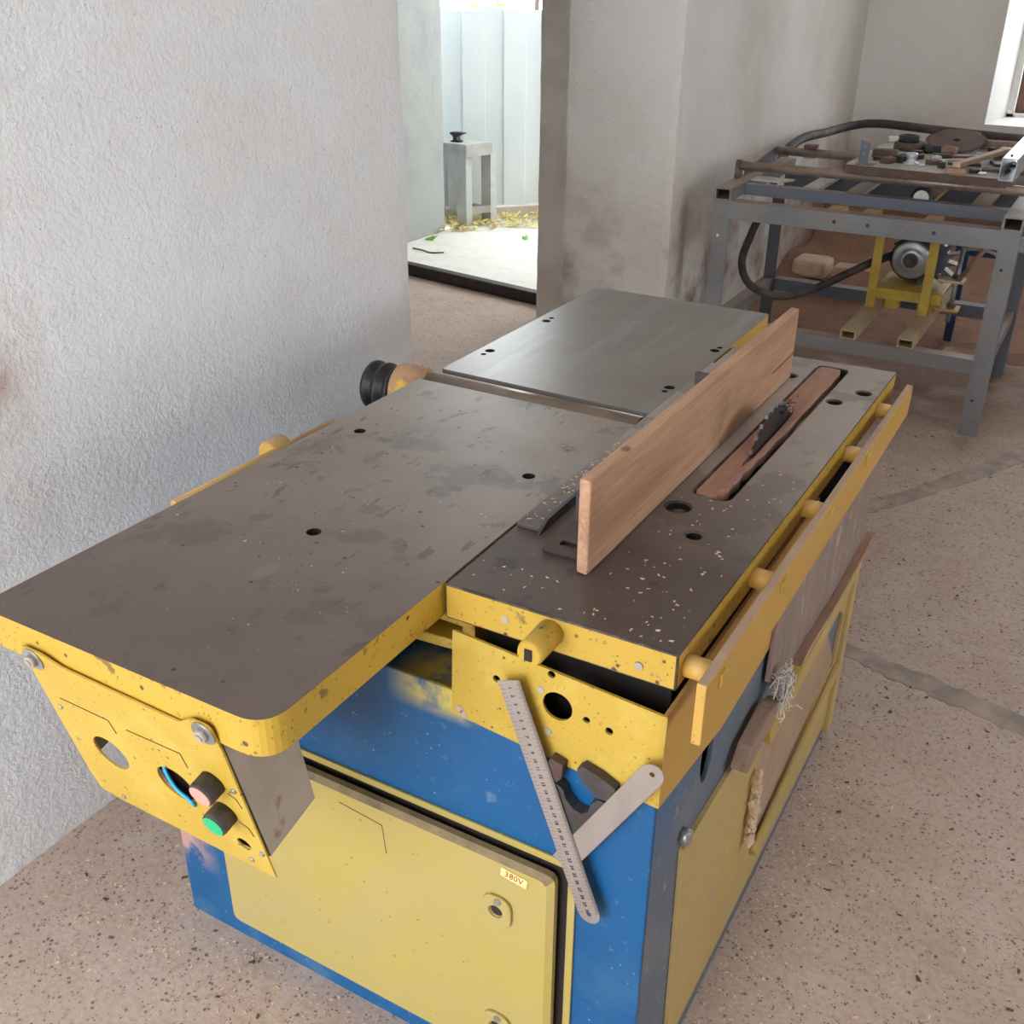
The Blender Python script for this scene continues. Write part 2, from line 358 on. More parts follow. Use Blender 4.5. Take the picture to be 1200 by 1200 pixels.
def rough_box(name, x0, x1, y0, y1, z0, z1, mt, step=.03, amp=.002, edge=.004, sides=None):
    """plastered block: gridded faces, uneven surface and crumbly arrises"""
    verts = {}; bm = bmesh.new()
    lo = (x0, y0, z0); hi = (x1, y1, z1)
    nn = [max(1, round((hi[i]-lo[i])/step)) for i in range(3)]
    def gv(i, j, k):
        key = (i, j, k)
        if key not in verts:
            p = Vector([lo[a] + (hi[a]-lo[a])*key[a]/nn[a] for a in range(3)])
            on = [key[a] in (0, nn[a]) for a in range(3)]
            e = sum(on); d = Vector((0, 0, 0)); f = p*9
            for a in range(3):
                if on[a] and not (a == 2):
                    s = 1 if key[a] else -1
                    d[a] += s*amp*noise.noise(p*3.1 + Vector((a*7, 0, 0)))
                    if e >= 2: d[a] -= s*edge*abs(noise.noise(f*1.6 + Vector((3, a*5, 0)))) + s*edge*.6*abs(noise.noise(f*4.1 + Vector((3, a*5, 0))))
            verts[key] = bm.verts.new(p + d)
        return verts[key]
    for a in range(3):
        b, c = [q for q in range(3) if q != a]
        for side in (0, nn[a]):
            for i in range(nn[b]):
                for j in range(nn[c]):
                    ks = []
                    for (di, dj) in ((0,0), (1,0), (1,1), (0,1)):
                        k = [0, 0, 0]; k[a] = side; k[b] = i+di; k[c] = j+dj; ks.append(gv(*k))
                    bm.faces.new(ks)
    return struct(obj(name, bm, mt))

# ================================================================== THE SETTING
XW = -.801; YE = 1.088; YP = 2.636; YB = 5.091; ZC = 2.9
bm = bmesh.new(); bx(bm, -3.1, 3.7, -4.5, 3.46, -.1, 0); bx(bm, -.9, 3.7, 3.46, 5.5, -.1, 0)
struct(obj('floor', bm, 'concrete'))
# darker repair strips in the floor screed
for k, pl in enumerate(([(.19, 1.24), (.21, 1.275), (.30, 1.26), (.41, 1.24), (.60, 1.195), (1.1, 1.09), (1.1, 1.02), (.605, 1.13), (.42, 1.175), (.30, 1.2)],
            [(.03, 1.93), (.06, 2.0), (.14, 2.09), (.24, 2.28), (.44, 2.67), (.48, 2.60), (.30, 2.26), (.18, 2.04), (.10, 1.93)])):
    rg = []; rp = random.Random(k)
    for a, b in zip(pl, pl[1:]+pl[:1]):
        for q in range(8):
            t = q/8; rg.append((a[0]+(b[0]-a[0])*t + rp.uniform(-.006, .006), a[1]+(b[1]-a[1])*t + rp.uniform(-.007, .007)))
    pl = rg
    fl = slab('floor_patch', pl, (0, 0, 0), X, Y, (0, 0, .0016), 'floor_patch'); struct(fl)
rough_box('wall_left', -1.21, XW, -2.2, YE, 0, ZC, 'plaster')
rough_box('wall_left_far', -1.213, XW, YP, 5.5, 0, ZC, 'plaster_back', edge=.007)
rough_box('wall_entrance', -1.568, -1.215, 3.096, 3.5, 0, ZC, 'plaster_grey', step=.06)
rough_box('wall_vestibule', -3.1, -2.70, 1.09, 4.12, 0, ZC, 'render_outside', step=.08, edge=.004)
struct(box('wall_vestibule_near', -2.70, -1.21, .70, 1.08, 0, ZC, 'plaster'))
struct(box('wall_lintel', -2.70, -1.568, 3.10, 3.5, 2.1, ZC, 'plaster'))
# back wall with a splayed window opening
bm = bmesh.new()
bx(bm, XW, -.16, YB, 5.5, 0, ZC); bx(bm, 1.10, 3.7, YB, 5.5, 0, ZC)
bx(bm, -.16, 1.10, YB, 5.5, 0, .672); bx(bm, -.16, 1.10, YB, 5.5, 2.1, ZC)
struct(obj('wall_back', bm, 'plaster_back'))
bm = bmesh.new(); prism(bm, [(-.16, YB+.001), (-.095, 5.31), (-.062, 5.31), (-.062, 5.5), (-.16, 5.5)], (0, 0, .672), X, Y, (0, 0, 1.43))
prism(bm, [(1.10, YB+.001), (1.10, 5.5), (1.0, 5.5), (1.0, 5.31), (1.035, 5.31)], (0, 0, .672), X, Y, (0, 0, 1.43))
prism(bm, [(YB+.001, .672), (5.31, .690), (5.31, .705), (5.5, .705), (5.5, .672)], (-.16, 0, 0), Y, Z, (1.26, 0, 0))
struct(obj('trim_1', bm, 'ceiling_paint'))
win = struct(bpy.data.objects.new('window_1', None)); COL.objects.link(win); win.location = (.47, 5.36, .70)
def wframe(x0, x1, z0, z1, yy, name, wd=.035):
    bm = bmesh.new()
    bx(bm, x0, x0+wd, yy, yy+.04, z0, z1); bx(bm, x1-wd, x1, yy, yy+.04, z0, z1)
    bx(bm, x0+wd, x1-wd, yy, yy+.04, z0, z0+wd); bx(bm, x0+wd, x1-wd, yy, yy+.04, z1-wd, z1)
    return obj(name, bm, 'window_brown', win, .003)
wframe(-.062, .47, .705, 2.1, 5.36, 'window_frame'); wframe(.47, 1.0, .705, 2.1, 5.36, 'window_frame')
box('pane', -.03, .44, 5.377, 5.381, .738, 2.068, 'glass', win); box('pane', .50, .97, 5.377, 5.381, .738, 2.068, 'glass', win)
# walls behind and beside the camera, with the openings that light the room
bm = bmesh.new()
bx(bm, 3.4, 3.7, -3.4, .2, 0, ZC); bx(bm, 3.4, 3.7, 1.6, 5.5, 0, ZC); bx(bm, 3.4, 3.7, .2, 1.6, 0, 1.0); bx(bm, 3.4, 3.7, .2, 1.6, 2.0, ZC)
struct(obj('wall_right', bm, 'plaster_pillar'))
bm = bmesh.new()
bx(bm, .60, 3.4, -2.2, -1.9, 0, ZC); bx(bm, -.80, .60, -2.2, -1.9, 2.25, ZC)
struct(obj('wall_rear', bm, 'plaster_pillar'))
struct(box('ceiling', -3.1, 3.7, -2.2, 5.5, ZC, ZC+.1, 'ceiling_paint'))
# threshold bar, slightly skewed in the doorway
d = Vector((-1.60+2.72, 3.236-3.42, 0)).normalized(); nrm = Vector((-d.y, d.x, 0))
struct(slab('trim_2', rounded([(0, 0), (.05, 0), (.05, .056), (0, .056)], .006, 2), (-2.70, 3.417, 0), nrm, Z, d*1.13, 'threshold_black'))
struct(slab('ground_outside', [(-2.70, 3.475), (-1.565, 3.29), (-1.565, 3.52), (3.0, 3.52), (3.0, 3.5), (-1.0, 5.6), (-1.0, 9), (-9, 9), (-9, 3.6), (-3.1, 3.6), (-2.71, 4.13), (-2.695, 4.10)][:3] + [(-1.57, 3.5), (-1.25, 3.5), (-1.25, 9), (-9, 9), (-9, 4.2), (-2.70, 4.2)], (0, 0, -.12), X, Y, (0, 0, .17), 'slab_outside'))

# ================================================================== OUTSIDE THE DOOR
fd = Vector((.32, .31, 0)).normalized(); fn_ = Vector((-fd.y, fd.x, 0)); F0 = Vector((-2.80, 4.475, .05))
fence = thing('sheet_fence', (-2.6, 4.66, .05), 'pale bluish white fence of upright metal sheets outside the doorway', 'fence')
wp = .118
for k in range(-7, 16):
    p0 = F0 + fd*(k*wp) + fn_*(.0115 if k % 2 else 0)
    h = 1.03 + (.02 if k % 3 == 1 else 0)
    slab('fence_sheet', [(0, 0), (wp+.010, 0), (wp+.010, .0105), (0, .0105)], p0 + Z*.055, fd, fn_, (0, 0, h), 'sheet_white', fence, .001)
slab('kerb', [(-.85, -.03), (1.85, -.03), (1.85, .05), (-.85, .05)], F0 - Z*.002, fd, fn_, (0, 0, .055), 'plaster_grey', fence, .006)
st = thing('steel_stand', (-2.70, 4.33, .05), 'small grey welded angle-iron stand on the ground outside the door', 'stand')
zb = .05
for (x, y) in ((-2.64, 4.245), (-2.86, 4.245), (-2.575, 4.40), (-2.80, 4.40)):
    bm = bmesh.new(); bx(bm, x-.062, x, y, y+.008, zb, .43); bx(bm, x-.008, x, y+.008, y+.062, zb, .43); obj('leg', bm, 'steel_outside', st)
bm = bmesh.new()
bx(bm, -2.93, -2.632, 4.238, 4.25, .425, .482); prism(bm, [(-2.632, 4.238), (-2.565, 4.40), (-2.575, 4.41), (-2.642, 4.25)], (0, 0, .425), X, Y, (0, 0, .057))
prism(bm, [(-2.93, 4.238), (-2.632, 4.238), (-2.565, 4.405), (-2.87, 4.405)], (0, 0, .482), X, Y, (0, 0, .008))
obj('top_plate', bm, 'steel_outside', st)
box('lower_rail', -2.86, -2.585, 4.405, 4.42, .10, .145, 'steel_outside', st)
prb = bmesh.new(); prism(prb, [(-2.648, 4.31), (-2.576, 4.40), (-2.586, 4.408), (-2.658, 4.318)], (0, 0, .11), X, Y, (0, 0, .04)); obj('side_rail', prb, 'steel_outside', st)
av = [(-.055, .049), (-.05, .043), (-.018, .034), (-.011, .022), (-.014, .010), (-.030, .006), (-.030, 0), (.030, 0), (.030, .006), (.014, .010), (.011, .022), (.018, .034), (.032, .040), (.032, .05), (-.02, .052)]
an = slab('anvil', av, (-2.735, 4.285, .4905), Vector((-1, 0, 0)), Z, (0, .04, 0), 'dark_metal', None, .002)
tag(an, 'tiny dark iron anvil standing on the grey steel stand outside', 'anvil')
def leaf(bm, p, s, a, tilt, curl=.2, mi=0):
    R_ = Matrix.Rotation(a, 3, 'Z') @ Matrix.Rotation(tilt, 3, 'X')
    pr = [(0, 0, 0), (.25, .22, .05), (.6, .26, .03), (1, 0, curl), (.6, -.26, .06), (.25, -.22, .02)]
    vs = [bm.verts.new(Vector(p) + R_ @ (Vector(q)*s)) for q in pr]
    f = bm.faces.new((vs[0], vs[1], vs[2], vs[3])); f.material_index = mi
    f = bm.faces.new((vs[0], vs[3], vs[4], vs[5])); f.material_index = mi
bm = bmesh.new(); rl = random.Random(3)
for i in range(900):
    t = rl.uniform(-.5, 1.4); s = rl.random()**1.3*.34
    p = F0 + fd*t - fn_*(.05+s); 
    leaf(bm, (p.x, p.y, .056 + rl.random()*.014), rl.uniform(.025, .05), rl.random()*6.3, rl.uniform(-.5, .5), .3, 0)
lv = obj('fallen_leaves', bm, 'leaf_yellow'); tag(lv, 'drift of small yellow fallen leaves along the foot of the white fence', 'leaves'); lv['kind'] = 'stuff'
for (p, s, a, lab) in (((-2.665, 3.86, .053), .075, .5, 'single curled green leaf lying by the grey wall outside'), ((-2.20, 4.13, .053), .055, 2.0, 'green leaf on the pale slab right of the yellow leaves')):
    bm = bmesh.new(); leaf(bm, p, s, a, .35, .35); leaf(bm, Vector(p)+Vector((.004, .012, 0)), s*.8, a+.7, -.2, .3)
    tag(obj('green_leaf', bm, 'leaf_green'), lab, 'leaf')
bm = bmesh.new(); tube(bm, spline([(-2.60, 3.66, .055), (-2.53, 3.64, .058), (-2.47, 3.63, .054), (-2.41, 3.66, .056)], 4), .004, 6)
tag(obj('twig', bm, 'bark'), 'thin dry twig lying on the pale slab behind the threshold', 'twig')
sh = thing('shrub', (-3.0, 5.6, .05), 'sunlit green shrub rising behind the white fence', 'shrub')
bm = bmesh.new(); cyl(bm, (-3.0, 5.6, .05), (-2.95, 5.6, 1.2), .03, .015, 8); obj('stem', bm, 'bark', sh)
bm = bmesh.new()
for i in range(420):
    q = Vector((rl.gauss(0, .45), rl.gauss(0, .3), rl.gauss(0, .22)))
    leaf(bm, Vector((-2.95, 5.65, 1.45)) + q, rl.uniform(.06, .12), rl.random()*6.3, rl.uniform(-1, 1))
fo = obj('foliage', bm, 'leaf_green', sh); fo['kind'] = 'stuff'

# ================================================================== THE PLANER AND TABLE SAW
M = thing('planer_saw', (-.11, .45, 0), 'blue and yellow combined planer and table saw with brown steel tables', 'machine')
# --- cabinet: sheet-metal shell
XL, XR, YBK = -.498, .2565, .95
bm = bmesh.new(); bx(bm, XL, XR, 0, .006, 0, .622); cab = obj('front_sheet', bm, 'blue', M, .0015)
bm = bmesh.new(); prism(bm, [(0, 0), (YBK, 0), (YBK, .60), (.42, .60), (.30, .575), (0.006, .575), (.006, 0)][1:] + [(.0065, 0)], (XR-.006, 0, 0), Y, Z, (.006, 0, 0)); sd = obj('side_sheet', bm, 'blue_greyed', M)
cut(sd, lambda b: prism(b, circle(.165, .517, .021, 20, .042), (XR-.03, 0, 0), Y, Z, (.06, 0, 0)))
box('side_sheet', XL, XL+.006, .0065, YBK, 0, .62, 'blue', M); box('back_sheet', XL+.0065, XR-.0065, YBK-.006, YBK, 0, .6, 'blue', M)
box('base_frame', XL+.007, XR-.007, .007, YBK-.007, .002, .03, 'dark_inside', M)
box('inner_bed', XL+.06, XR-.03, .10, .90, .50, .56, 'dark_inside', M)
box('top_shelf', XL+.0065, .022, .0065, .10, .600, .617, 'blue', M)
box('shade_backing', .03, XR-.0065, .035, .040, .30, .70, 'hole_shade', M)  # black sheet added behind the panel hole to paint its inside as deep shade
# tables rest on inner columns
for (x0, x1, y0, y1) in ((-.33, -.28, .12, .40), (-.10, -.04, .12, .40), (-.33, -.28, .62, .9), (-.10, -.04, .62, .9), (.03, .07, .10, .85), (.20, .235, .10, .85)):
    box('support_column', x0, x1, y0, y1, .56, .715, 'dark_inside', M)
# --- plinth strip on the right side and yellow lower panel with torn-open corner
pan = slab('side_panel', rounded([(.093, .428), (.112, .056), (.93, .048), (.93, .40), (.62, .415), (.34, .42)], [.006, .004, .004, .004, 0, 0]), (XR+.0005, 0, 0), Y, Z, (.006, 0, 0), 'side_yellow', M)
cut(pan, lambda b: prism(b, [(.392, .19), (.41, .36), (.80, .375), (.905, .30), (.885, .195), (.45, .12)], (XR-.003, 0, 0), Y, Z, (.02, 0, 0)))
slab('inner_sheet', [(.36, .10), (.37, .395), (.74, .39), (.92, .18), (.92, .10)], (XR-.0005, 0, 0), Y, Z, (.0028, 0, 0), 'panel_tan', M)
slab('torn_lip', [(.395, .395), (.92, .425), (.93, .40), (.86, .385), (.62, .372), (.41, .362)], (XR+.007, 0, 0), Y, Z, (.012, 0, -.004), 'side_yellow', M, .002)
slab('lower_lip', [(.43, .135), (.45, .108), (.90, .165), (.905, .195)], (XR+.007, 0, 0), Y, Z, (.008, 0, 0), 'side_yellow', M, .002)
slab('end_post', [(.905, .03), (.945, .03), (.945, .40), (.92, .42)], (XR+.0005, 0, 0), Y, Z, (.014, 0, 0), 'side_yellow', M, .002)
rod('side_bolt', (XR+.001, .097, .447), (XR+.012, .097, .447), .010, 'zinc', M, 6)
# --- yellow upper panel below the saw table
fp = slab('upper_panel', [(.008, .594), (.260, .569), (.262, .687), (.012, .706)], (0, .0005, 0), X, Z, (0, -.0035, 0), 'yellow', M)
def fph(b):
    for (x, z, r) in ((.141, .654, .0175), (.067, .662, .0045), (.133, .692, .0045), (.175, .650, .0040), (.201, .646, .0045)):
        prism(b, circle(x, z, r, 24), (0, -.02, 0), X, Z, (0, .06, 0))
cut(fp, fph)
cut(cab, lambda b: prism(b, circle(.141, .64, .03, 20), (0, -.02, 0), X, Z, (0, .06, 0)))
slab('side_upper_panel', [(-.003, .569), (.20, .535), (.55, .545), (.55, .690), (-.003, .688)], (XR+.0005, 0, 0), Y, Z, (.004, 0, 0), 'ochre', M)
for (x, z) in ((.019, .603), (.131, .617), (.121, .668), (.024, .598)):
    bm = bmesh.new(); lathe(bm, (x, -.003, z), (0, -1, 0), [(0, .0046), (.0009, .0044)], 12); obj('screw', bm, 'plain_grey', M)
# --- cabinet door with raised rim
bm = bmesh.new()
bx(bm, -.39, .172, -.004, 0, .431, .441); bx(bm, .162, .172, -.004, 0, .055, .431)
obj('door_frame', bm, 'yellow_dusty', M, .001)
box('door_gap_shade', -.385, .1615, -.0012, 0, .055, .4305, 'dark_inside', M)  # thin dark sheet painting the shade of the gap around the door
dp = rounded([(-.386, .058), (.153, .058), (.153, .427), (-.386, .427)], .012, 3)
bm = bmesh.new(); prism(bm, dp, (0, -.0105, 0), X, Z, (0, -.008, 0))
ip = [(a*.97 - (.1165*.03), .2425 + (b-.2425)*.955) for a, b in dp]
A = [bm.verts.new((a, -.0185, b)) for a, b in dp]; B = [bm.verts.new((a, -.0235, b)) for a, b in ip]
for i in range(len(A)): bm.faces.new((A[i], A[(i+1) % len(A)], B[(i+1) % len(A)], B[i]))
bm.faces.new(B); bmesh.ops.remove_doubles(bm, verts=bm.verts, dist=1e-5)
door = obj('cabinet_door', bm, ['yellow_dusty', 'rim_grime'], M)
for f in door.data.polygons:
    if f.normal.z > .2: f.material_index = 1
DF = -.0235
for z in (.343, .136):
    bm = bmesh.new(); prism(bm, rounded([(.061, z-.024), (.101, z-.024), (.101, z+.024), (.061, z+.024)], .018, 6), (0, DF, 0), X, Z, (0, -.005, 0))
    lk = obj('lock_plate', bm, 'yellow_dusty', door, .0015)
    cut(lk, lambda b, z=z: prism(b, circle(.080, z-.001, .0095, 18), (0, DF-.02, 0), X, Z, (0, .019, 0)))
    rod('lock_screw', (.083, DF-.004, z+.018), (.083, DF-.0068, z+.018), .005, 'zinc', door, 10)
    rod('lock_pin', (.080, DF-.0008, z-.001), (.080, DF-.0012, z-.001), .009, 'dark_inside', door, 14)
sq = [(.086, .415), (.121, .4105), (.119, .3975), (.085, .4025)]
slab('voltage_sticker', sq[::-1], (0, DF-.0006, 0), X, Z, (0, -.0008, 0), 'sticker', door)
def text(name, body, size, mt, mtx, parent, align='CENTER'):
    cu = bpy.data.curves.new('t', 'FONT'); cu.body = body; cu.size = size; cu.align_x = align; cu.align_y = 'CENTER'; cu.extrude = .0002; cu.resolution_u = 2
    t = bpy.data.objects.new('t', cu); COL.objects.link(t); bpy.context.view_layer.update()
    me = bpy.data.meshes.new_from_object(t.evaluated_get(bpy.context.evaluated_depsgraph_get()))
    bpy.data.objects.remove(t); bm = bmesh.new(); bm.from_mesh(me); bmesh.ops.transform(bm, matrix=mtx, verts=bm.verts)
    if name is None: return bm
    return obj(name, bm, mt, parent)
RX = Matrix.Rotation(math.radians(90), 4, 'X')
text('sticker_lettering', '380V', .0125, 'print_red', Matrix.Translation((.103, DF-.0017, .4065)) @ Matrix.Rotation(math.radians(7), 4, 'Y') @ RX @ Matrix.Diagonal((.95, 1, 1, 1)), door)
def scratch(name, pts, y, parent, wd=.0011):
    bm = bmesh.new()
    for (a, b) in zip(pts, pts[1:]):
        a = Vector(a); b = Vector(b); t = (b-a).normalized()*wd*.5; n = Vector((-t.y, t.x))
        prism(bm, [tuple(a-t-n), tuple(b+t-n), tuple(b+t+n), tuple(a-t+n)], (0, y, 0), X, Z, (0, -.0004, 0))
    return obj(name, bm, 'dark_inside', parent)
scratch('scribed_line', [(-.152, .402), (-.086, .395), (-.082, .350)], DF, door, .0009)
# --- jointer tables
T = .76
inf = slab('infeed_table', rounded([(-.385, -.2775), (-.001, -.2775), (-.001, .503), (-.374, .503)], [.030, .034, .002, .004], 8), (0, 0, T-.041), X, Y, (0, 0, .041), ['table_steel', 'yellow_chipped'], M, .0018, (0, 1))
def ih(b):
    for (x, y, r) in ((-.326, .284, .0082), (-.050, .276, .0085), (-.191, .019, .0088)): prism(b, circle(x, y, r, 16), (0, 0, T-.09), X, Y, (0, 0, .2))
cut(inf, ih, True)
for f in inf.data.polygons:
    if f.normal.y > .5 and f.material_index == 1: f.material_index = 0
out = slab('outfeed_table', rounded([(-.370, .560), (-.001, .552), (-.003, 1.134), (-.366, 1.134)], [.004, .002, .01, .030], 8), (0, 0, T-.041), X, Y, (0, 0, .041), ['outfeed_steel', 'ochre'], M, .0018, (0, 1))
def oh(b):
    for (x, y, r) in ((-.346, .876, .008), (-.346, .897, .005), (-.348, .677, .0085), (-.348, .656, .005), (-.017, .669, .0085), (-.017, .650, .005), (-.018, .875, .0085), (-.016, .894, .005)):
        prism(b, circle(x, y, r, 16), (0, 0, T-.09), X, Y, (0, 0, .2))
cut(out, oh, True)
for f in out.data.polygons:
    if f.normal.y < -.5 and f.material_index == 1: f.material_index = 0
rod('cutterhead', (-.378, .534, .7335), (-.004, .529, .7335), .0278, 'cutter_steel', M, 28)
for a in (.35, 2.4):
    bm = bmesh.new(); c0 = Vector((0, .5315 + .0266*math.cos(a), .7325 + .0266*math.sin(a)))
    bx(bm, -.36, -.01, c0.y-.0016, c0.y+.0016, c0.z-.0016, c0.z+.0022); obj('cutter_knife', bm, 'bare_steel', M)
bm = bmesh.new(); lathe(bm, (-.375, .533, .7245), (-1, 0, 0), [(0, .036), (.012, .040), (.045, .042), (.056, .041), (.060, .034)], 30); obj('bearing_housing', bm, 'housing', M)
bm = bmesh.new(); lathe(bm, (-.436, .535, .718), (-1, 0, 0), [(0, .030), (.004, .039), (.009, .039), (.015, .031), (.019, .031), (.025, .041), (.031, .041), (.037, .032), (.041, .032), (.047, .041), (.053, .041), (.055, .030)], 32); pul = obj('drive_pulley', bm, 'pulley_black', M)
rod('shaft_end', (-.491, .535, .718), (-.500, .535, .718), .009, 'dark_metal', pul)
# --- saw table with slot, wooden insert and blade
saw = slab('saw_table', [(.0012, 0), (.2655, .002), (.2745, .925), (.0012, .913)], (0, 0, T-.043), X, Y, (0, 0, .043), ['saw_steel', 'yellow_chipped'], M, .0015, (0, 1))
def shh(b):
    for (x, y, r) in ((.191, .235, .0095), (.221, .739, .0105), (.251, .799, .0105), (.131, .820, .009)): prism(b, circle(x, y, r, 18), (0, 0, T-.09), X, Y, (0, 0, .2))
    prism(b, circle(.148, .293, .0150, 20), (0, 0, T-.012), X, Y, (0, 0, .2))
    prism(b, rounded([(.1485, .337), (.196, .337), (.205, .893), (.1575, .893)], .012, 4), (0, 0, T-.09), X, Y, (0, 0, .2))
cut(saw, shh, True)
rod('recessed_bolt', (.150, .292, T-.0119), (.150, .292, T-.006), .008, 'rust', M, 6)
il = [(.1503, .350), (.1523, .3425), (.160, .340)]
jag = [(.170, .340), (.175, .345), (.177, .353), (.184, .353), (.1865, .366), (.1845, .384), (.188, .402), (.1850, .424), (.1885, .449), (.1870, .474), (.1905, .50), (.1895, .55), (.1940, .60), (.1925, .66), (.1945, .70), (.1945, .77), (.1975, .81), (.1965, .85), (.1960, .875), (.1925, .888)]
ins = slab('slot_insert', il + jag + [(.170, .891), (.162, .889), (.1585, .878)], (0, 0, T-.014), X, Y, (0, 0, .0138), 'insert_wood', M, .0008)
cut(ins, lambda b: prism(b, [(.1745, .455), (.1765, .445), (.180, .48), (.181, .60), (.180, .665), (.177, .675), (.1735, .60)], (0, 0, T-.05), X, Y, (0, 0, .1)))
slab('broken_splinter', [(.176, .354), (.1845, .364), (.1840, .42), (.1865, .47), (.1855, .50), (.183, .44), (.178, .40)], (0, 0, T-.006), X, Y, (0, 0, .0085), 'insert_wood', M, .001)
bm = bmesh.new(); nt_ = 36; R0 = .125; bc = Vector((.1765, .566, T-.082)); pts = []
for i in range(nt_):
    a = 2*math.pi*i/nt_; da = 2*math.pi/nt_
    pts += [(R0*.965*math.cos(a), R0*.965*math.sin(a)), (R0*1.0*math.cos(a+da*.35), R0*math.sin(a+da*.35)), (R0*.935*math.cos(a+da*.5), R0*.935*math.sin(a+da*.5))]
prism(bm, pts, bc - X*.0012, Y, Z, (.0024, 0, 0)); bl = obj('saw_blade', bm, 'dark_metal', M)
for i in range(nt_):
    a = 2*math.pi*(i+.35)/nt_
    p = bc + Vector((0, R0*.995*math.cos(a), R0*.995*math.sin(a)))
    if p.z < T-.01: continue
    bm = bmesh.new(); bx(bm, p.x-.0019, p.x+.0019, p.y-.003, p.y+.002, p.z-.004, p.z+.0015); obj('carbide_tooth', bm, 'zinc', bl)
bm = bmesh.new(); rr = random.Random(5)
for i in range(60):
    p = Vector((.1785 + rr.uniform(-.006, .006), .612 + rr.gauss(0, .018), T + .008 + rr.random()*.022)); u = Vector((rr.gauss(0, 1), rr.gauss(0, 1), rr.gauss(.4, 1))).normalized()*rr.uniform(.006, .015)
    cyl(bm, p-u*.5, p+u*.5, .0006, .0003, 4)
fz = obj('caught_fibres', bm, 'black_iron', bl); fz['kind'] = 'stuff'
# round peg on the table's front lip
pg = bmesh.new(); lathe(pg, (.129, .0005, .7415), (.0, -1, .0), [(0, .0145), (.042, .0145), (.047, .0125)], 22); pg_ = obj('front_peg', pg, 'yellow_chipped', M)
bm = bmesh.new(); bx(bm, .125, .133, -.0482, -.0465, .735, .748); obj('peg_slot', bm, 'dark_inside', pg_)
for (x, z) in ((.226, .734), (.075, .738)):
    bm = bmesh.new(); lathe(bm, (x, .001, z), (0, -1, 0), [(0, .005), (.0012, .0045)], 12); obj('rivet', bm, 'plain_grey', M)
# guide rail on the right of the saw table
rail = slab('guide_rail', [(-.020, .681), (.928, .690), (.936, .716), (.930, .741), (-.020, .752)], (.2925, 0, 0), Y, Z, (.010, 0, 0), ['ochre', 'panel_tan'], M, .0012)
for f in rail.data.polygons:
    if f.normal.z > .7: f.material_index = 1
for y in (.026, .221, .420, .617, .807):
    bm = bmesh.new(); cyl(bm, (.266, y, .7345), (.2928, y, .7345), .0118, None, 18); pgx = obj('rail_peg', bm, 'ochre', rail)
    bm = bmesh.new(); bx(bm, .3015, .3055, y-.008, y+.008, .725, .741); obj('weld_bead', bm, 'yellow', rail, .0015)
# wooden fence board with its bracket behind
fe = bmesh.new()
bo = [(.1110, .090), (.1255, .088), (.1325, .812), (.1180, .814)]
prism(fe, bo, (0, 0, T+.0004), X, Y, (0, 0, .1125)); fb = obj('fence_board', fe, 'fence_wood', M, .003)
slab('board_crack', [(.70, .8005), (.8125, .8015), (.8125, .8030)], (.1312, 0, 0), Y, Z, (.0016, 0, 0), 'dark_inside', fb)
box('bracket_rail', .004, .034, .150, .800, T+.0002, T+.006, 'saw_steel', M, .001)
bm = bmesh.new(); prism(bm, [(.142, T+.0002), (.165, T+.012), (.80, T+.016), (.80, T+.0002)], (.034, 0, 0), Y, Z, (.004, 0, 0)); obj('bracket_web', bm, 'bracket_dark', M)
box('bracket_gusset', .062, .1105, .186, .192, T+.0055, T+.040, 'bracket_dark', M); box('bracket_gusset', .040, .1105, .62, .628, T+.0002, T+.050, 'bracket_dark', M)
bp = box('bracket_foot', .058, .1105, .112, .2045, T+.0002, T+.005, 'black_iron', M, .001)
cut(bp, lambda b: prism(b, rounded([(.070, .128), (.092, .128), (.092, .142), (.070, .142)], .006, 4), (0, 0, T-.02), X, Y, (0, 0, .05)))
bm = bmesh.new(); lathe(bm, (.100, .150, T+.005), (0, 0, 1), [(0, .0125), (.002, .0125)], 20); obj('washer', bm, 'zinc', M)
box('seam_strip', -.0008, .0010, .005, .905, T-.03, T-.0012, 'dark_inside', M)
# --- lifting arm and bracket seen in the gap below the infeed table
slab('lift_arm', rounded([(-.075, .03), (-.01, .035), (.004, .07), (-.02, .10), (-.09, .10)], .008), (0, 0, .648), X, Y, (0, 0, .014), 'yellow', M, .002)
slab('lift_arm', rounded([(-.06, .05), (.006, .05), (.006, .09), (-.06, .09)], .004), (0, 0, .672), X, Y, (0, 0, .012), 'yellow', M, .002)
box('slide_block', -.012, .004, .055, .16, .60, .715, 'ochre', M)
# --- yellow bar and knob on the far edge of the infeed table
rod('side_bar', (-.4005, .004, .7475), (-.3985, .315, .7460), .0062, 'ochre', M, 10)
for y in (.03, .29): rod('bar_stay', (-.399, y, .7445), (-.378, y, .7400), .006, 'ochre', M, 8)
bm = bmesh.new(); lathe(bm, (-.412, .185, .743), (.0, 1, .0), [(0, .014), (.004, .017), (.036, .016), (.040, .012)], 18); obj('clamp_knob', bm, 'ochre', M)
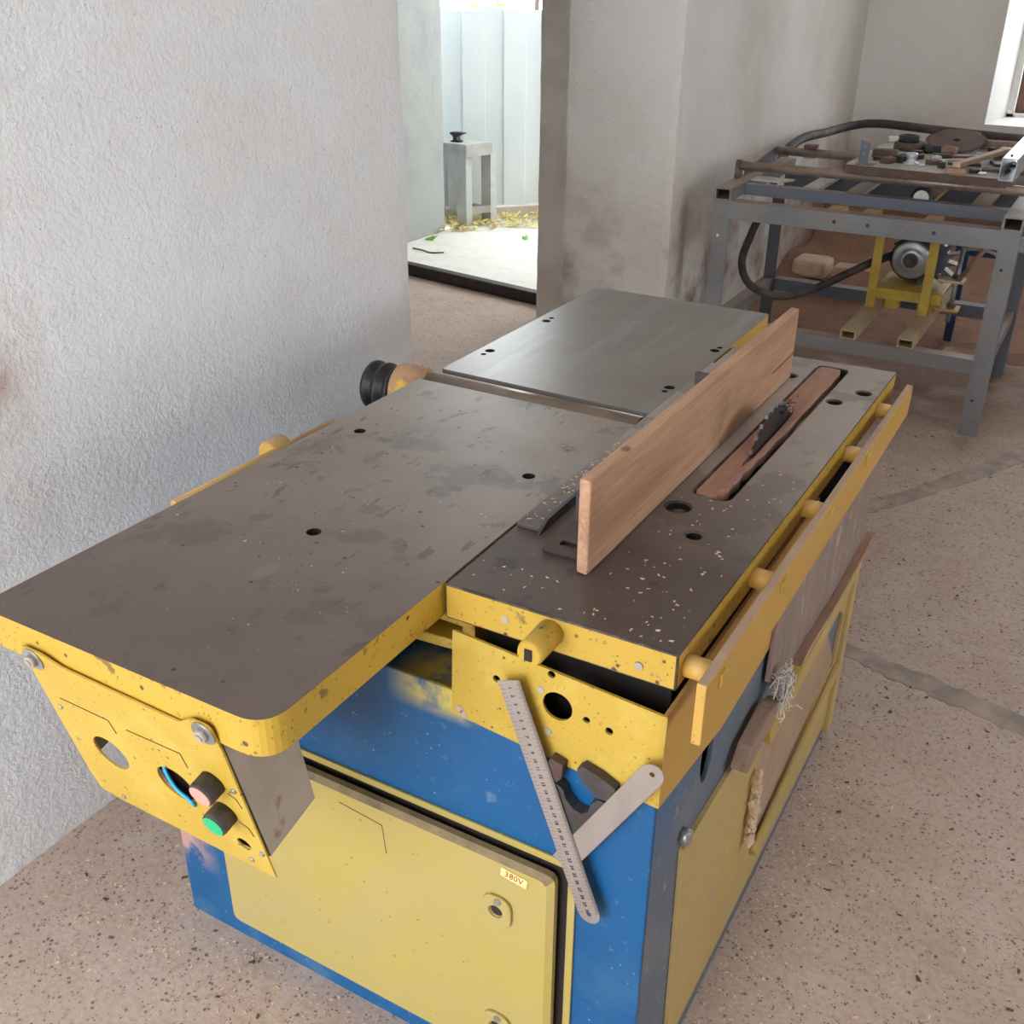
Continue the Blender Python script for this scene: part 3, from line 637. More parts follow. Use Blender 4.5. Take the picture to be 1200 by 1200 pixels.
# --- control panel hanging from the near end of the infeed table
U = Vector((0, .0449, -.2015)).normalized(); PN = Vector((0, U.z, -U.y))       # outward (towards -y)
if PN.y > 0: PN = -PN
P0 = Vector((0, -.2765, .714))
cp = slab('control_panel', rounded([(-.319, -.026), (-.286, -.026), (-.26, -.018), (-.105, -.014), (-.085, -.028), (-.062, -.028), (-.058, .0), (-.058, .206), (-.276, .204), (-.311, .200), (-.316, .170)], [.008, .006, 0, 0, .006, .008, 0, 0, .004, .004, .004], 3), P0, X, U, PN*.0022, 'yellow', M)
def lens(x0, x1, s0, s1):
    return rounded([(x0, s0), (x0+.026, s0-.006), (x1, s0+.016), (x1-.001, s1), (x1-.010, s1+.006), (x0+.008, s1+.002)], .005, 3)
def cph(b):
    prism(b, circle(-.251, .107, .0242, 28), P0 - PN*.01, X, U, PN*.02)
    prism(b, circle(-.157, .106, .0245, 28), P0 - PN*.01, X, U, PN*.02)
    prism(b, circle(-.087, .165, .009, 18), P0 - PN*.01, X, U, PN*.02)
cut(cp, cph)
def at(x, s, h=0.): return P0 + X*x + U*s + PN*(.0022+h)
for (x, s, capm) in ((-.092, .066, 'red_cap'), (-.093, .114, 'green_cap')):
    bm = bmesh.new(); lathe(bm, at(x, s), PN, [(0, .0142), (.016, .0142), (.0185, .0136)], 26); bt = obj('push_button', bm, 'rubber_button', cp)
    bm = bmesh.new(); lathe(bm, at(x, s, .0185), PN, [(0, .0122), (.0012, .0122)], 26); obj('button_cap', bm, capm, cp)
for (x, s) in ((-.303, -.013), (-.073, -.015)):
    bm = bmesh.new(); lathe(bm, at(x, s), PN, [(0, .0135), (.0018, .0135)], 24); obj('washer', bm, 'zinc', cp)
    bm = bmesh.new(); lathe(bm, at(x, s, .0018), PN, [(0, .0072), (.0050, .0072)], 6); lathe(bm, at(x, s, .0068), PN, [(0, .004), (.0015, .0038)], 10); obj('hex_bolt', bm, 'plain_grey', cp)
for (x, s) in ((-.302, .058), (-.272, .193), (-.066, .066), (-.064, .167), (-.085, .19)):
    bm = bmesh.new(); lathe(bm, at(x, s), PN, [(0, .0036), (.0016, .003)], 10); obj('screw', bm, 'zinc', cp)
def pscratch(pts, wd=.0011):
    bm = bmesh.new()
    for (a, b) in zip(pts, pts[1:]):
        a = Vector(a); b = Vector(b); t = (b-a).normalized()*wd*.5; n = Vector((-t.y, t.x))
        prism(bm, [tuple(a-t-n), tuple(b+t-n), tuple(b+t+n), tuple(a-t+n)], P0 + PN*.0022, X, U, PN*.0004)
    obj('scribed_line', bm, 'dark_inside', cp)
pscratch([(-.293, .041), (-.224, .042), (-.221, .060)]); pscratch([(-.199, .044), (-.126, .042), (-.124, .062)])
pscratch([(-.077, .076), (-.068, .080), (-.065, .092)]); pscratch([(-.078, .122), (-.068, .126), (-.065, .138)])
FLX = -.0585
slab('side_flange', [(-.2745, .714), (-.19, .7185), (-.178, .640), (-.165, .565), (-.236, .545)], (FLX, 0, 0), Y, Z, (-.0022, 0, 0), 'plain_grey', M)
slab('side_flange', [(-.2745, .714), (-.20, .7185), (-.18, .65), (-.17, .58), (-.236, .56)], (-.314, 0, 0), Y, Z, (-.0022, 0, 0), 'plain_grey', M)
slab('inner_plate', [(-.305, .05), (-.198, .05), (-.198, .20), (-.305, .20)], P0 - PN*.04, X, U, PN*.002, 'plain_grey', M)
slab('terminal_shade_box', [(-.195, .05), (-.064, .05), (-.064, .13), (-.10, .18), (-.195, .185)], P0 - PN*.040, X, U, PN*.025, 'dark_inside', M)
slab('terminal_shade_box', [(-.118, .140), (-.068, .140), (-.068, .186), (-.118, .186)], P0 - PN*.012, X, U, PN*.006, 'dark_inside', M)  # dark slab added behind the small round hole in place of its shade
slab('mounting_bar', [(-.235, .115), (-.215, .108), (-.210, .150), (-.230, .15)], P0 - PN*.036, X, U, PN*.012, 'dark_inside', M)
bm = bmesh.new(); tube(bm, spline([at(-.170, .075, -.012), at(-.172, .092, -.004), at(-.160, .112, .001), at(-.145, .121, .002), at(-.139, .124, .003), at(-.141, .132, .0)], 6), .0021, 8); obj('blue_wire', bm, 'cable_blue', M)
bm = bmesh.new(); tube(bm, spline([at(-.165, .078, -.02), at(-.15, .088, -.012), at(-.138, .097, -.012), at(-.125, .10, -.02)], 6), .0026, 8); obj('red_wire', bm, 'cable_red', M)
for tb_ in (inf, out, saw):
    tb_.data.materials.append(MATS['edge_wear']); tb_.modifiers['bevel'].material = len(tb_.data.materials)-1; tb_.modifiers['bevel'].width = .0024
# --- wood-chip litter lying on the tables
def litter(name, n, fn, size, mt, seed, z):
    r_ = random.Random(seed); bm = bmesh.new()
    for i in range(n):
        x, y = fn(r_); s = size*r_.uniform(.4, 1.4); a = r_.random()*6.28
        c, sn = math.cos(a), math.sin(a); l = s; ww = s*r_.uniform(.25, .6)
        pts = [(-l, -ww), (l*.6, -ww*.8), (l, ww*.3), (-l*.5, ww)]
        prism(bm, [(x + p*c - q*sn, y + p*sn + q*c) for p, q in pts], (0, 0, z), X, Y, (0, 0, size*.3))
    o = obj(name, bm, mt); o['kind'] = 'stuff'; return o
def on_saw(r):
    while True:
        x, y = r.uniform(.01, .255), min(.75, abs(r.gauss(.2, .16)) + .012)
        if .141 < x < .21 and .33 < y < .9: continue
        if .1 < x < .14 and y > .07: continue
        if x < .12 and y > .09: continue
        if any((x-a)**2+(y-b)**2 < .02**2 for a, b in ((.191, .235), (.148, .293), (.221, .739), (.251, .799))): continue
        return x, y
tag(litter('wood_chips', 95, on_saw, .0019, 'chip', 11, T+.0003), 'pale wood chips scattered over the dark saw table', 'wood chips')
def on_inf(r):
    while True:
        x, y = r.uniform(-.36, -.02), r.uniform(-.2, .48)
        if r.random() > (.15 + .85*(x+.36)/.34): continue
        if any((x-a)**2+(y-b)**2 < .016**2 for a, b in ((-.326, .284), (-.05, .276), (-.191, .019))): continue
        return x, y
tag(litter('wood_chips', 60, on_inf, .0015, 'chip', 12, T+.0003), 'fine pale shavings sprinkled on the brown infeed table', 'wood chips')
def on_rail(r): return r.uniform(.006, .030), r.uniform(.155, .42)
tag(litter('wood_chips', 70, on_rail, .0018, 'chip', 14, T+.0065), 'tan shavings lying along the strip behind the wooden fence board', 'wood chips')

# --- broken ring magnet and the two rulers it holds
mg = [('magnet_chunk', [(.133, .578), (.141, .594), (.156, .590), (.155, .572), (.143, .556), (.134, .566)], 'magnet_brown', 'small brown block of broken magnet beside the long ruler'),
      ('magnet_arc', [(.172, .593), (.178, .599), (.198, .594), (.217, .585), (.2185, .575), (.210, .565), (.196, .564), (.183, .575), (.175, .584)], 'magnet', 'curved dark magnet fragment above the short ruler'),
      ('magnet_ring', [(.139, .556), (.147, .563), (.157, .557), (.161, .545), (.170, .536), (.180, .534), (.187, .540), (.190, .553), (.199, .562), (.210, .560), (.208, .535), (.190, .505), (.168, .490), (.150, .500), (.140, .528)], 'magnet', 'large dark broken ring magnet under the crossing rulers')]
for nm, pl, mt_, lab in mg:
    o = slab(nm, pl, (0, -.0035 if nm != 'magnet_ring' else -.0005, 0), X, Z, (0, -.0125 if nm != 'magnet_ring' else -.0150, 0), mt_, None, .001)
    tag(o, lab, 'magnet', None)
def ruler(name, a0, a1, b0, b1, y, label, marks):
    """a0,a1 = the two corners of the square end, b0,b1 = of the rounded end, in (x,z)"""
    a0, a1, b0, b1 = [Vector(q) for q in (a0, a1, b0, b1)]
    ax = ((b0+b1)/2 - (a0+a1)/2); Ln = ax.length; ax.normalize(); wd = (a1-a0).length; pv = Vector((-ax.y, ax.x))
    if pv.dot(a1-a0) < 0: pv = -pv
    c0 = (a0+a1)/2
    P = lambda l, q: c0 + ax*l + pv*q
    h = wd/2; pl = [P(0, -h), P(0, h), P(Ln-.014, h)] + [P(Ln-.014 + .016*math.sin(t), h*math.cos(t)) for t in [math.pi*k/10 for k in range(1, 10)]] + [P(Ln-.014, -h)]
    r_ = slab(name, [(q.x, q.y) for q in pl], (0, y, 0), X, Z, (0, -.0009, 0), 'ruler_steel')
    hc = P(Ln-.011, 0); cut(r_, lambda b: prism(b, circle(hc.x, hc.y, .0030, 14), (0, y-.02, 0), X, Z, (0, .04, 0)))
    tag(r_, label, 'ruler')
    if marks:
        bm = bmesh.new()
        for i in range(1, 301):
            if i % 10 and i % 5 and i % 1: continue
            l = .0005 + i*.001; ln = .0075 if i % 10 == 0 else (.0055 if i % 5 == 0 else .0032)
            for sgn in (1, -1):
                if sgn < 0 and i % 5: continue
                q0 = P(l-.00018, sgn*h); q1 = P(l+.00018, sgn*(h-ln)); e = ax*.00018
                c1 = P(l, sgn*h*.99); c2 = P(l, sgn*(h-ln))
                vs = [bm.verts.new((q.x, y-.00105, q.y)) for q in (c1-e, c1+e, c2+e, c2-e)]
                bm.faces.new(vs)
        gr = obj('graduation_marks', bm, 'print_black', r_); gr['kind'] = 'stuff'
        ang = math.atan2(ax.y, ax.x)
        bmA = bmesh.new()
        for k in range(1, 31):
            p = P(k*.01 - .0012, -.001)
            # figures read along the rule
            mtx = Matrix.Translation((p.x, y-.0012, p.y)) @ RX @ Matrix.Rotation(ang, 4, 'Z')
            b2 = text(None, str(k), .0062, None, mtx, None)
            me = bpy.data.meshes.new('tmp'); b2.to_mesh(me); b2.free(); bmA.from_mesh(me); bpy.data.meshes.remove(me)
        obj('scale_figures', bmA, 'print_black', r_)
    return r_
ruler('steel_ruler', (.077, .673), (.103, .683), (.188, .380), (.213, .388), -.0172, 'long steel ruler with black centimetre figures held on the magnet', True)
ruler('steel_ruler', (.149, .460), (.169, .443), (.252, .642), (.271, .624), -.0160, 'short plain steel ruler crossing under the long one', False)

# --- debris on the machine's right side
cb = slab('cardboard_sheet', [(.375, .490), (.385, .60), (.43, .655), (.93, .655), (.935, .425), (.86, .432), (.60, .437), (.42, .452)], (XR+.0005, 0, 0), Y, Z, (.006, 0, 0), 'cardboard', None, .001)
cb.location.x += .0045
tag(cb, 'worn grey-brown board leaning on the blue side behind the yellow rail', 'board')
bm = bmesh.new(); prism(bm, [(.50, .440), (.74, .430), (.95, .430), (.975, .438), (.93, .440), (.72, .435), (.55, .446)], (XR+.0115, 0, 0), Y, Z, (.014, 0, .004)); o = obj('cardboard_strip', bm, 'cardboard_brown'); tag(o, 'thin tan peeled strip along the lower edge of the grey board', 'strip')
o = slab('wood_offcut', [(.245, .440), (.262, .424), (.385, .437), (.40, .452), (.345, .470), (.27, .462)], (XR+.0075, 0, 0), Y, Z, (.020, 0, 0), 'old_wood', None, .0015); tag(o, 'short brown wood offcut wedged above the yellow side panel', 'offcut')
bm = bmesh.new(); rr = random.Random(8)
for i in range(110):
    p = Vector((XR+.022+rr.uniform(0, .012), .400 + rr.gauss(0, .008), .465 + rr.uniform(-.025, .04))); q = [p]
    for k in range(3): q.append(q[-1] + Vector((rr.gauss(0, .004), rr.gauss(-.001, .005), rr.gauss(-.003, .008))))
    tube(bm, q, .0009, 3)
o = obj('fibre_tuft', bm, 'fibre'); o['kind'] = 'stuff'; tag(o, 'frayed white tuft of fibres hanging at the board corner', 'fibres')
bm = bmesh.new()
for i in range(46):
    p = Vector((XR+.0145+rr.uniform(0, .004), .375+rr.gauss(0, .006), .20+rr.uniform(0, .13))); bmesh.ops.create_icosphere(bm, subdivisions=1, radius=rr.uniform(.004, .008), matrix=Matrix.Translation(p))
o = obj('foam_crumbs', bm, 'pale_wood'); o['kind'] = 'stuff'; tag(o, 'pale crumbling filler squeezed out of the torn yellow panel slit', 'filler')

# ================================================================== THE STEEL TABLE AT THE BACK
B_ = thing('steel_frame_table', (-.19, 3.0, 0), 'grey welded steel frame table with rusty pipe rails by the back wall', 'table')
x0, x1, y0, y1 = -.664, .288, 2.669, 3.36
def ang(name, a, b, mt='frame_grey'): pass
for (x, y, sx) in ((x0, y0, 1), (x1-.056, y0, 1), (x0+.01, y1-.05, 1), (x1-.05, y1-.05, 1)):
    fr = y == y0
    bm = bmesh.new(); bx(bm, x, x+(.056 if fr else .046), y, y+.006, 0, .598)
    if x < -.3: bx(bm, x, x+.006, y+.006, y+.05, 0, .598)
    else: bx(bm, x+(.05 if fr else .04), x+(.056 if fr else .046), y+.006, y+.05, 0, .598)
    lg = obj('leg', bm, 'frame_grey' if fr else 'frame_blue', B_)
    if fr:
        for z in (.54, .12): rod('bolt_head', (x+.022, y+.0005, z), (x+.022, y-.003, z), .005, 'dark_metal' if x > 0 else 'white_bits', lg, 8)
bm = bmesh.new(); bx(bm, x0, x1, y0-.006, y0, .598, .656); bx(bm, x0, x1, y0, y0+.05, .650, .656); fbm = obj('front_beam', bm, 'frame_grey', B_)
for x in (-.26, -.155, .045): rod('bolt_head', (x, y0-.0055, .628), (x, y0-.009, .628), .006, 'dark_metal', fbm, 8)
for (ya, mt_) in ((2.655, 'frame_grey'), ):
    for xa in (x0-.002, x1-.058):
        bm = bmesh.new(); prism(bm, [(xa, .6565), (xa+.058, .6565), (xa+.058, .697), (xa, .697)], (0, y0-.004, 0), X, Z, (0, .74, 0))
        t_o = obj('end_tube', bm, 'frame_grey', B_)
        cut(t_o, lambda b, xa=xa: bx(b, xa+.006, xa+.052, y0-.05, y0+.20, .661, .692))
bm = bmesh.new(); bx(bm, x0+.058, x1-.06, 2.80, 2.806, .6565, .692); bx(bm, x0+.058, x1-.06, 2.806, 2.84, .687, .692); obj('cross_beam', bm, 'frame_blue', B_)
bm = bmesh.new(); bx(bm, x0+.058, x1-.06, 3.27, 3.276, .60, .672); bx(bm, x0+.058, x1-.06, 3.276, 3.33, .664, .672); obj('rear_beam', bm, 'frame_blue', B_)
bm = bmesh.new(); bx(bm, x0+.057, x1-.057, y0, y0+.006, .205, .251); bx(bm, x0+.057, x1-.057, y0+.006, y0+.05, .245, .251); obj('lower_beam', bm, 'frame_grey', B_)
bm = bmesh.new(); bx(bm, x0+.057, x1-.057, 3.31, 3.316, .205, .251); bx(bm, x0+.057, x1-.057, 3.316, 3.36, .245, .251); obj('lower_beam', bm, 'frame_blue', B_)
for xa in (x0+.007, x1-.056): box('lower_side_beam', xa, xa+.045, y0+.051, y1-.052, .21, .252, 'frame_grey', B_)
for xa in (-.45, -.30, -.07, .10): slab('cross_plate', [(2.845, .66), (3.268, .66), (3.268, .672), (2.845, .672)], (xa, 0, 0), Y, Z, (.055, 0, 0), 'plate_grey' if xa < -.2 else 'ochre', B_)
for xa in (-.30, -.19, .0): box('yellow_cross_tube', xa, xa+.05, y0+.052, 2.795, .625, .655, 'ochre', B_)
rod('slide_pipe', (x0-.004, 2.875, .7385), (x1+.35, 2.875, .7385), .0155, 'pipe_rust', B_, 16)
rod('slide_pipe', (x0+.02, 3.275, .7385), (x1+.35, 3.275, .7385), .0155, 'pipe_rust', B_, 16)
slab('pipe_bracket', rounded([(2.85, .697), (2.90, .697), (2.892, .755), (2.86, .757)], .01), (x0-.002, 0, 0), Y, Z, (.014, 0, 0), 'rust', B_)
slab('side_plate', [(2.93, .6975), (3.27, .6975), (3.30, .752), (3.255, .752), (2.93, .712)], (x0+.008, 0, 0), Y, Z, (.006, 0, 0), 'frame_blue', B_)
slab('support_flat', [(x0+.058, 2.86), (x0+.16, 2.86), (x0+.19, 2.93), (x0+.058, 2.93)], (0, 0, .694), X, Y, (0, 0, .006), 'plate_grey', B_)
box('slider_clamp', -.545, -.50, 3.255, 3.297, .7546, .768, 'rust', B_, .003); box('slider_block', -.545, -.50, 3.25, 3.30, .69, .7225, 'white_bits', B_, .003)
box('corner_gusset', x1+.001, x1+.30, y0, y0+.03, .598, .64, 'frame_grey', B_)
bm = bmesh.new(); lathe(bm, (-.045, 2.90, .688), (0, -1, 0), [(0, .034), (.012, .034), (.013, .026), (.020, .025)], 24); gw = obj('guide_wheel', bm, 'dark_metal', B_)
bm = bmesh.new(); lathe(bm, (-.045, 2.8795, .688), (0, -1, 0), [(0, .024), (.002, .024)], 24); obj('wheel_face', bm, 'white_bits', gw)
# sliding work plate
pl = slab('work_plate', [(-.288, 2.822), (.205, 2.79), (.215, 3.46), (-.285, 3.44)], (0, 0, .7545), X, Y, (0, 0, .0265), ['plate_grey', 'rust'], B_, .001, (0, 1))
# motor carriage below: two posts, rails, motor with pulley, toothed disc
for (xa, n_) in ((-.190, 0), (-.006, 1)):
    bm = bmesh.new(); bx(bm, xa, xa+.052, 2.672, 3.42, .2525, .283); tb = obj('carriage_rail', bm, 'rail_tan', B_)
    cut(tb, lambda b, xa=xa: bx(b, xa+.005, xa+.047, 2.60, 2.80, .2565, .279))
for (xp, yp) in ((-.185, 2.985), (-.002, 2.965)): box('yellow_post', xp, xp+.030, yp, yp+.012, .2835, .60, 'yellow', B_, .001)
mt = bpy.data.objects.new('motor', None); COL.objects.link(mt); mt.location = (-.06, 3.17, .33); setpar(mt, B_)
bm = bmesh.new(); lathe(bm, (-.068, 3.07, .447), (0, 1, 0), [(0, .045), (.006, .075), (.05, .078), (.20, .078), (.21, .06)], 26); obj('motor_body', bm, 'dark_metal', mt)
for k in range(16):
    a = 2*math.pi*k/16; c = Vector((-.068, 3.13, .447)) + Vector((math.cos(a), 0, math.sin(a)))*.081
    bm = bmesh.new(); cyl(bm, c, c+Vector((0, .13, 0)), .004, None, 5); obj('cooling_fin', bm, 'dark_metal', mt)
bm = bmesh.new(); lathe(bm, (-.068, 3.065, .447), (0, -1, 0), [(0, .058), (.006, .066), (.014, .064), (.017, .056), (.014, .042), (.019, .038), (.022, .024), (.018, .012), (.024, .010)], 34); bpl = obj('belt_pulley', bm, 'zinc', mt)
bm = bmesh.new(); lathe(bm, (-.068, 3.0405, .447), (0, -1, 0), [(0, .012), (.004, .011)], 16); obj('pulley_hub', bm, 'rust', mt)
bm = bmesh.new(); lathe(bm, (-.068, 3.0445, .447), (0, -1, 0), [(0, .026), (.0015, .0255)], 24); obj('pulley_ring', bm, 'dark_metal', mt)
bm = bmesh.new(); bx(bm, -.165, .06, 3.00, 3.25, .335, .352); bx(bm, -.165, .06, 3.00, 3.008, .315, .335); obj('motor_base', bm, 'yellow', mt, .002)
for xb in (-.10, .01): slab('base_lug', rounded([(-.025, .28), (.025, .28), (.025, .318), (-.025, .318)], .01), (xb, 3.02, 0), X, Z, (0, .02, 0), 'yellow', mt)
bm = bmesh.new(); pts = []; nT = 17
for i in range(nT):
    a = 2*math.pi*i/nT; da = 2*math.pi/nT
    for (f, r) in ((0, .070), (.62, .110), (.72, .074)): pts.append((r*math.cos(a+f*da), r*math.sin(a+f*da)))
prism(bm, pts, (-.028, 3.10, .452), X, Z, (0, .05, 0))
obj('toothed_disc', bm, 'frame_blue', B_)
rod('threaded_rod', (.088, 3.06, .25), (.088, 3.10, .50), .008, 'zinc', B_, 10)
for z, dx in ((.40, 0), (.30, .005)):
    bm = bmesh.new(); lathe(bm, (.088, 3.075, z), (0, 0, 1), [(0, .017), (.012, .017)], 6); obj('adjusting_nut', bm, 'rust', B_)
    box('clamp_plate', .03, .115, 3.05, 3.12, z-.014, z-.004, 'pale_wood' if z > .35 else 'ochre', B_, .002)
rod('wood_handle', (.095, 3.06, .395), (.205, 3.00, .60), .009, 'old_wood', B_, 8)
# hoses
bm = bmesh.new(); tube(bm, spline([(-.60, 3.0, .56), (-.61, 2.95, .50), (-.63, 2.93, .40), (-.60, 2.93, .325), (-.53, 2.94, .290), (-.45, 2.95, .290), (-.36, 2.95, .33), (-.27, 2.97, .385), (-.19, 3.03, .43), (-.13, 3.10, .45)], 20), .0130, 10, 0, .17)
o = obj('corrugated_hose', bm, 'hose_black'); tag(o, 'black corrugated hose looping under the steel frame table', 'hose')
bm = bmesh.new(); tube(bm, spline([(-.69, 3.42, .60), (-.70, 3.55, .68), (-.73, 3.9, .70), (-.72, 4.3, .685), (-.68, 4.58, .685), (-.56, 4.6, .70), (-.30, 4.6, .69), (.07, 4.6, .68), (.6, 4.6, .69), (1.1, 4.65, .6), (1.3, 4.7, .2), (1.4, 4.7, .02)], 8), .019, 10)
o = obj('rubber_hose', bm, 'hose_black'); tag(o, 'dusty black rubber hose sagging behind the steel table along the wall', 'hose')
bm = bmesh.new(); tube(bm, spline([(.02, 3.45, .40), (.08, 3.42, .43), (.15, 3.42, .425), (.20, 3.43, .40)], 6), .006, 6)
o = obj('pale_cable', bm, 'pale_wood'); tag(o, 'pale cable curving behind the toothed disc', 'cable')
bm = bmesh.new(); bx(bm, .0, .9, 3.62, 3.65, .36, .41); bx(bm, .02, .05, 3.62, 3.65, 0, .36); bx(bm, .85, .88, 3.62, 3.65, 0, .36); o = obj('navy_trestle', bm, 'navy'); tag(o, 'low navy blue steel trestle behind the toothed disc', 'trestle')

# --- things lying on the work plate (top z = .781)
ZP = .7812
def put(o, label, cat, group=None): return tag(o, label, cat, group)
bm = bmesh.new(); pts = []; nT = 44
for i in range(nT):
    a = 2*math.pi*i/nT; da = 2*math.pi/nT
    for (f, r) in ((0, .093), (.5, .102), (.6, .088)): pts.append((r*math.cos(a+f*da), r*math.sin(a+f*da)))
tl = math.radians(16); prism(bm, pts, (-.03, 3.31, ZP+.033), X, Vector((0, math.cos(tl), math.sin(tl))), Vector((0, -math.sin(tl), math.cos(tl)))*.003)
sbl = obj('circular_blade', bm, 'blade_brown'); cut(sbl, lambda b: cyl(b, Vector((-.03, 3.31, ZP+.033)) - Vector((0, -math.sin(tl), math.cos(tl)))*.03, Vector((-.03, 3.31, ZP+.033)) + Vector((0, -math.sin(tl), math.cos(tl)))*.03, .012)); put(sbl, 'rusty round saw blade propped on the cluttered work plate', 'saw blade')
o = slab('blade_rest', [(-.10, 3.385), (.03, 3.385), (.03, 3.43), (-.10, 3.43)], (0, 0, ZP), X, Y, (0, 0, .0525), 'old_wood', None, .003); put(o, 'brown wooden block propping up the rusty round blade', 'block')
o = slab('angle_bracket', rounded([(0, 0), (.030, 0), (.030, .062), (0, .072)], .004), (-.258, 2.87, ZP), X, Z, (0, .003, 0), 'frame_blue'); 
cut(o, lambda b: (prism(b, circle(-.243, ZP+.05, .005, 12), (0, 2.85, 0), X, Z, (0, .05, 0)), prism(b, circle(-.243, ZP+.03, .005, 12), (0, 2.85, 0), X, Z, (0, .05, 0))))
bm = bmesh.new(); bm.from_mesh(o.data); bx(bm, -.015, .040, -.0001, -.045, 0, .003); bm.to_mesh(o.data); bm.free(); put(o, 'upright dark grey perforated angle bracket on the corner of the work plate', 'bracket')
def hexnut(name, p, r, h, mt_, lab, hole=.5):
    bm = bmesh.new(); lathe(bm, p, (0, 0, 1), [(0, r), (h*.85, r), (h, r*.9)], 6); o = obj(name, bm, mt_)
    cut(o, lambda b: cyl(b, Vector(p)-Z*.0+Z*.002, Vector(p)+Z*(h+.02), r*hole)); return put(o, lab, 'nut')
bm = bmesh.new(); lathe(bm, (-.105, 2.935, ZP), (0, 0, 1), [(0, .026), (.004, .026), (.008, .016), (.020, .015), (.024, .018), (.034, .017), (.036, .010)], 18); put(obj('shiny_bushing', bm, 'alu'), 'shiny turned metal bushing on the work plate', 'bushing')
bm = bmesh.new(); lathe(bm, (-.17, 3.25, ZP), (0, 0, 1), [(0, .055), (.024, .055), (.026, .05)], 28); hb = obj('bearing_ring', bm, 'rust'); cut(hb, lambda b: cyl(b, (-.17, 3.25, ZP-.01), (-.17, 3.25, ZP+.1), .030)); put(hb, 'wide rusty bearing ring lying flat under a black ring', 'bearing')
bm = bmesh.new(); lathe(bm, (-.178, 3.25, ZP+.0262), (0, 0, 1), [(0, .034), (.007, .036), (.010, .034), (.020, .035), (.022, .03)], 24); hb = obj('black_ring', bm, 'rubber'); cut(hb, lambda b: cyl(b, (-.178, 3.25, ZP), (-.178, 3.25, ZP+.1), .02)); put(hb, 'black ring stacked on the wide rusty bearing ring', 'ring')
def block(name, cx, cy, lx, ly, h, a, mt_, lab, cat, z=ZP, bev=.003, tiltp=None):
    c, s = math.cos(a), math.sin(a); pl_ = [(cx + p*c - q*s, cy + p*s + q*c) for p, q in ((-lx, -ly), (lx, -ly), (lx, ly), (-lx, ly))]
    o = slab(name, pl_, (0, 0, z), X, Y, (0, 0, h), mt_, None, bev); return put(o, lab, cat)
block('wood_lath', .095, 3.03, .285/2*1.45, .013, .016, math.radians(77), 'pale_wood', 'long pale wooden lath lying across the scrap on the work plate', 'lath', ZP+.016)
block('wood_wedge', .050, 2.835, .030, .022, .0155, .2, 'cardboard_brown', 'orange-brown wood block under the near end of the pale lath', 'block')
block('wood_wedge', .135, 3.215, .028, .022, .0155, .3, 'old_wood', 'dark wood block under the far end of the pale lath', 'block')
block('iron_bar', -.165, 2.945, .052, .016, .018, math.radians(70), 'rust', 'rusty flat iron bar beside the shiny bushing', 'bar')
block('iron_bar', -.208, 3.03, .04, .020, .026, math.radians(5), 'rust', 'thick rusty iron block behind the angle bracket', 'bar')
block('black_block', -.140, 2.960, .018, .030, .022, math.radians(-20), 'rubber', 'small black block between iron bar and bushing', 'block')
block('flat_tool', -.04, 3.12, .03, .014, .014, .3, 'dark_metal', 'dark metal lump in the middle of the scrap', 'scrap')
block('white_nut', -.048, 3.065, .012, .014, .014, .6, 'white_bits', 'bright white plastic cap among the scrap', 'cap')
block('rust_scrap', -.04, 2.97, .020, .018, .014, .9, 'rust', 'small rusty cube right of the shiny bushing', 'scrap')
block('metal_strip', .00, 3.20, .07, .007, .005, math.radians(12), 'alu', 'bright thin metal strip in front of the rusty blade', 'strip')
block('metal_strip', .02, 3.09, .075, .008, .005, math.radians(24), 'alu', 'bright metal strip left of the pale lath', 'strip')
block('red_pencil', .01, 3.15, .06, .0035, .006, math.radians(15), 'dark_red', 'thin red rod lying between the bright strips', 'rod')
block('dark_offcut', .05, 3.00, .05, .016, .008, math.radians(10), 'dark_metal', 'flat dark metal offcut under the lath', 'offcut', ZP, .002)
block('dark_offcut', .165, 3.06, .040, .035, .010, math.radians(20), 'dark_metal', 'broad dark metal offcut right of the lath', 'offcut', ZP, .002)
block('rust_plate', .155, 2.93, .04, .022, .008, math.radians(-5), 'rust', 'flat rusty plate at the right end of the work plate', 'plate', ZP, .002)
block('glove', -.085, 3.215, .034, .024, .026, .2, 'rubber', 'black rag lump left of the rusty blade', 'rag', ZP, .010)
block('putty_lump', -.03, 3.195, .026, .018, .024, -.2, 'old_wood', 'tan lump in front of the rusty blade', 'lump', ZP+.0052, .008)
block('paper_scrap', .16, 3.36, .05, .03, .016, .1, 'white_bits', 'crumpled white paper scrap right of the rusty blade', 'paper', ZP, .006)
block('tin_lid', .135, 3.29, .03, .02, .012, .5, 'alu', 'small bright tin piece beside the white paper', 'tin', ZP, .005)
block('offcut_plank', .12, 3.425, .08, .014, .030, .05, 'old_wood', 'brown plank offcut at the back edge of the work plate', 'offcut', ZP)
block('plaster_chip', -.262, 3.41, .020, .012, .020, .4, 'white_bits', 'white plaster chip at the back left corner of the work plate', 'chip', ZP, .006)
rs = random.Random(31)
def scrap(x, y, r, h, mt_, lab, grp, z=ZP):
    n = rs.choice((4, 5, 6)); a0 = rs.random()*6; k = rs.uniform(.35, .9)
    pl_ = [(x + r*rs.uniform(.75, 1.15)*math.cos(a0+6.283*i/n), y + r*k*2*rs.uniform(.75, 1.15)*math.sin(a0+6.283*i/n)) for i in range(n)]
    o = slab('metal_scrap', pl_, (0, 0, z), X, Y, (0, 0, h), mt_, None, .0015); tag(o, lab, 'scrap', grp)
DS = 'dark scrap metal on the work plate'; BS = 'bright metal shards on the work plate'
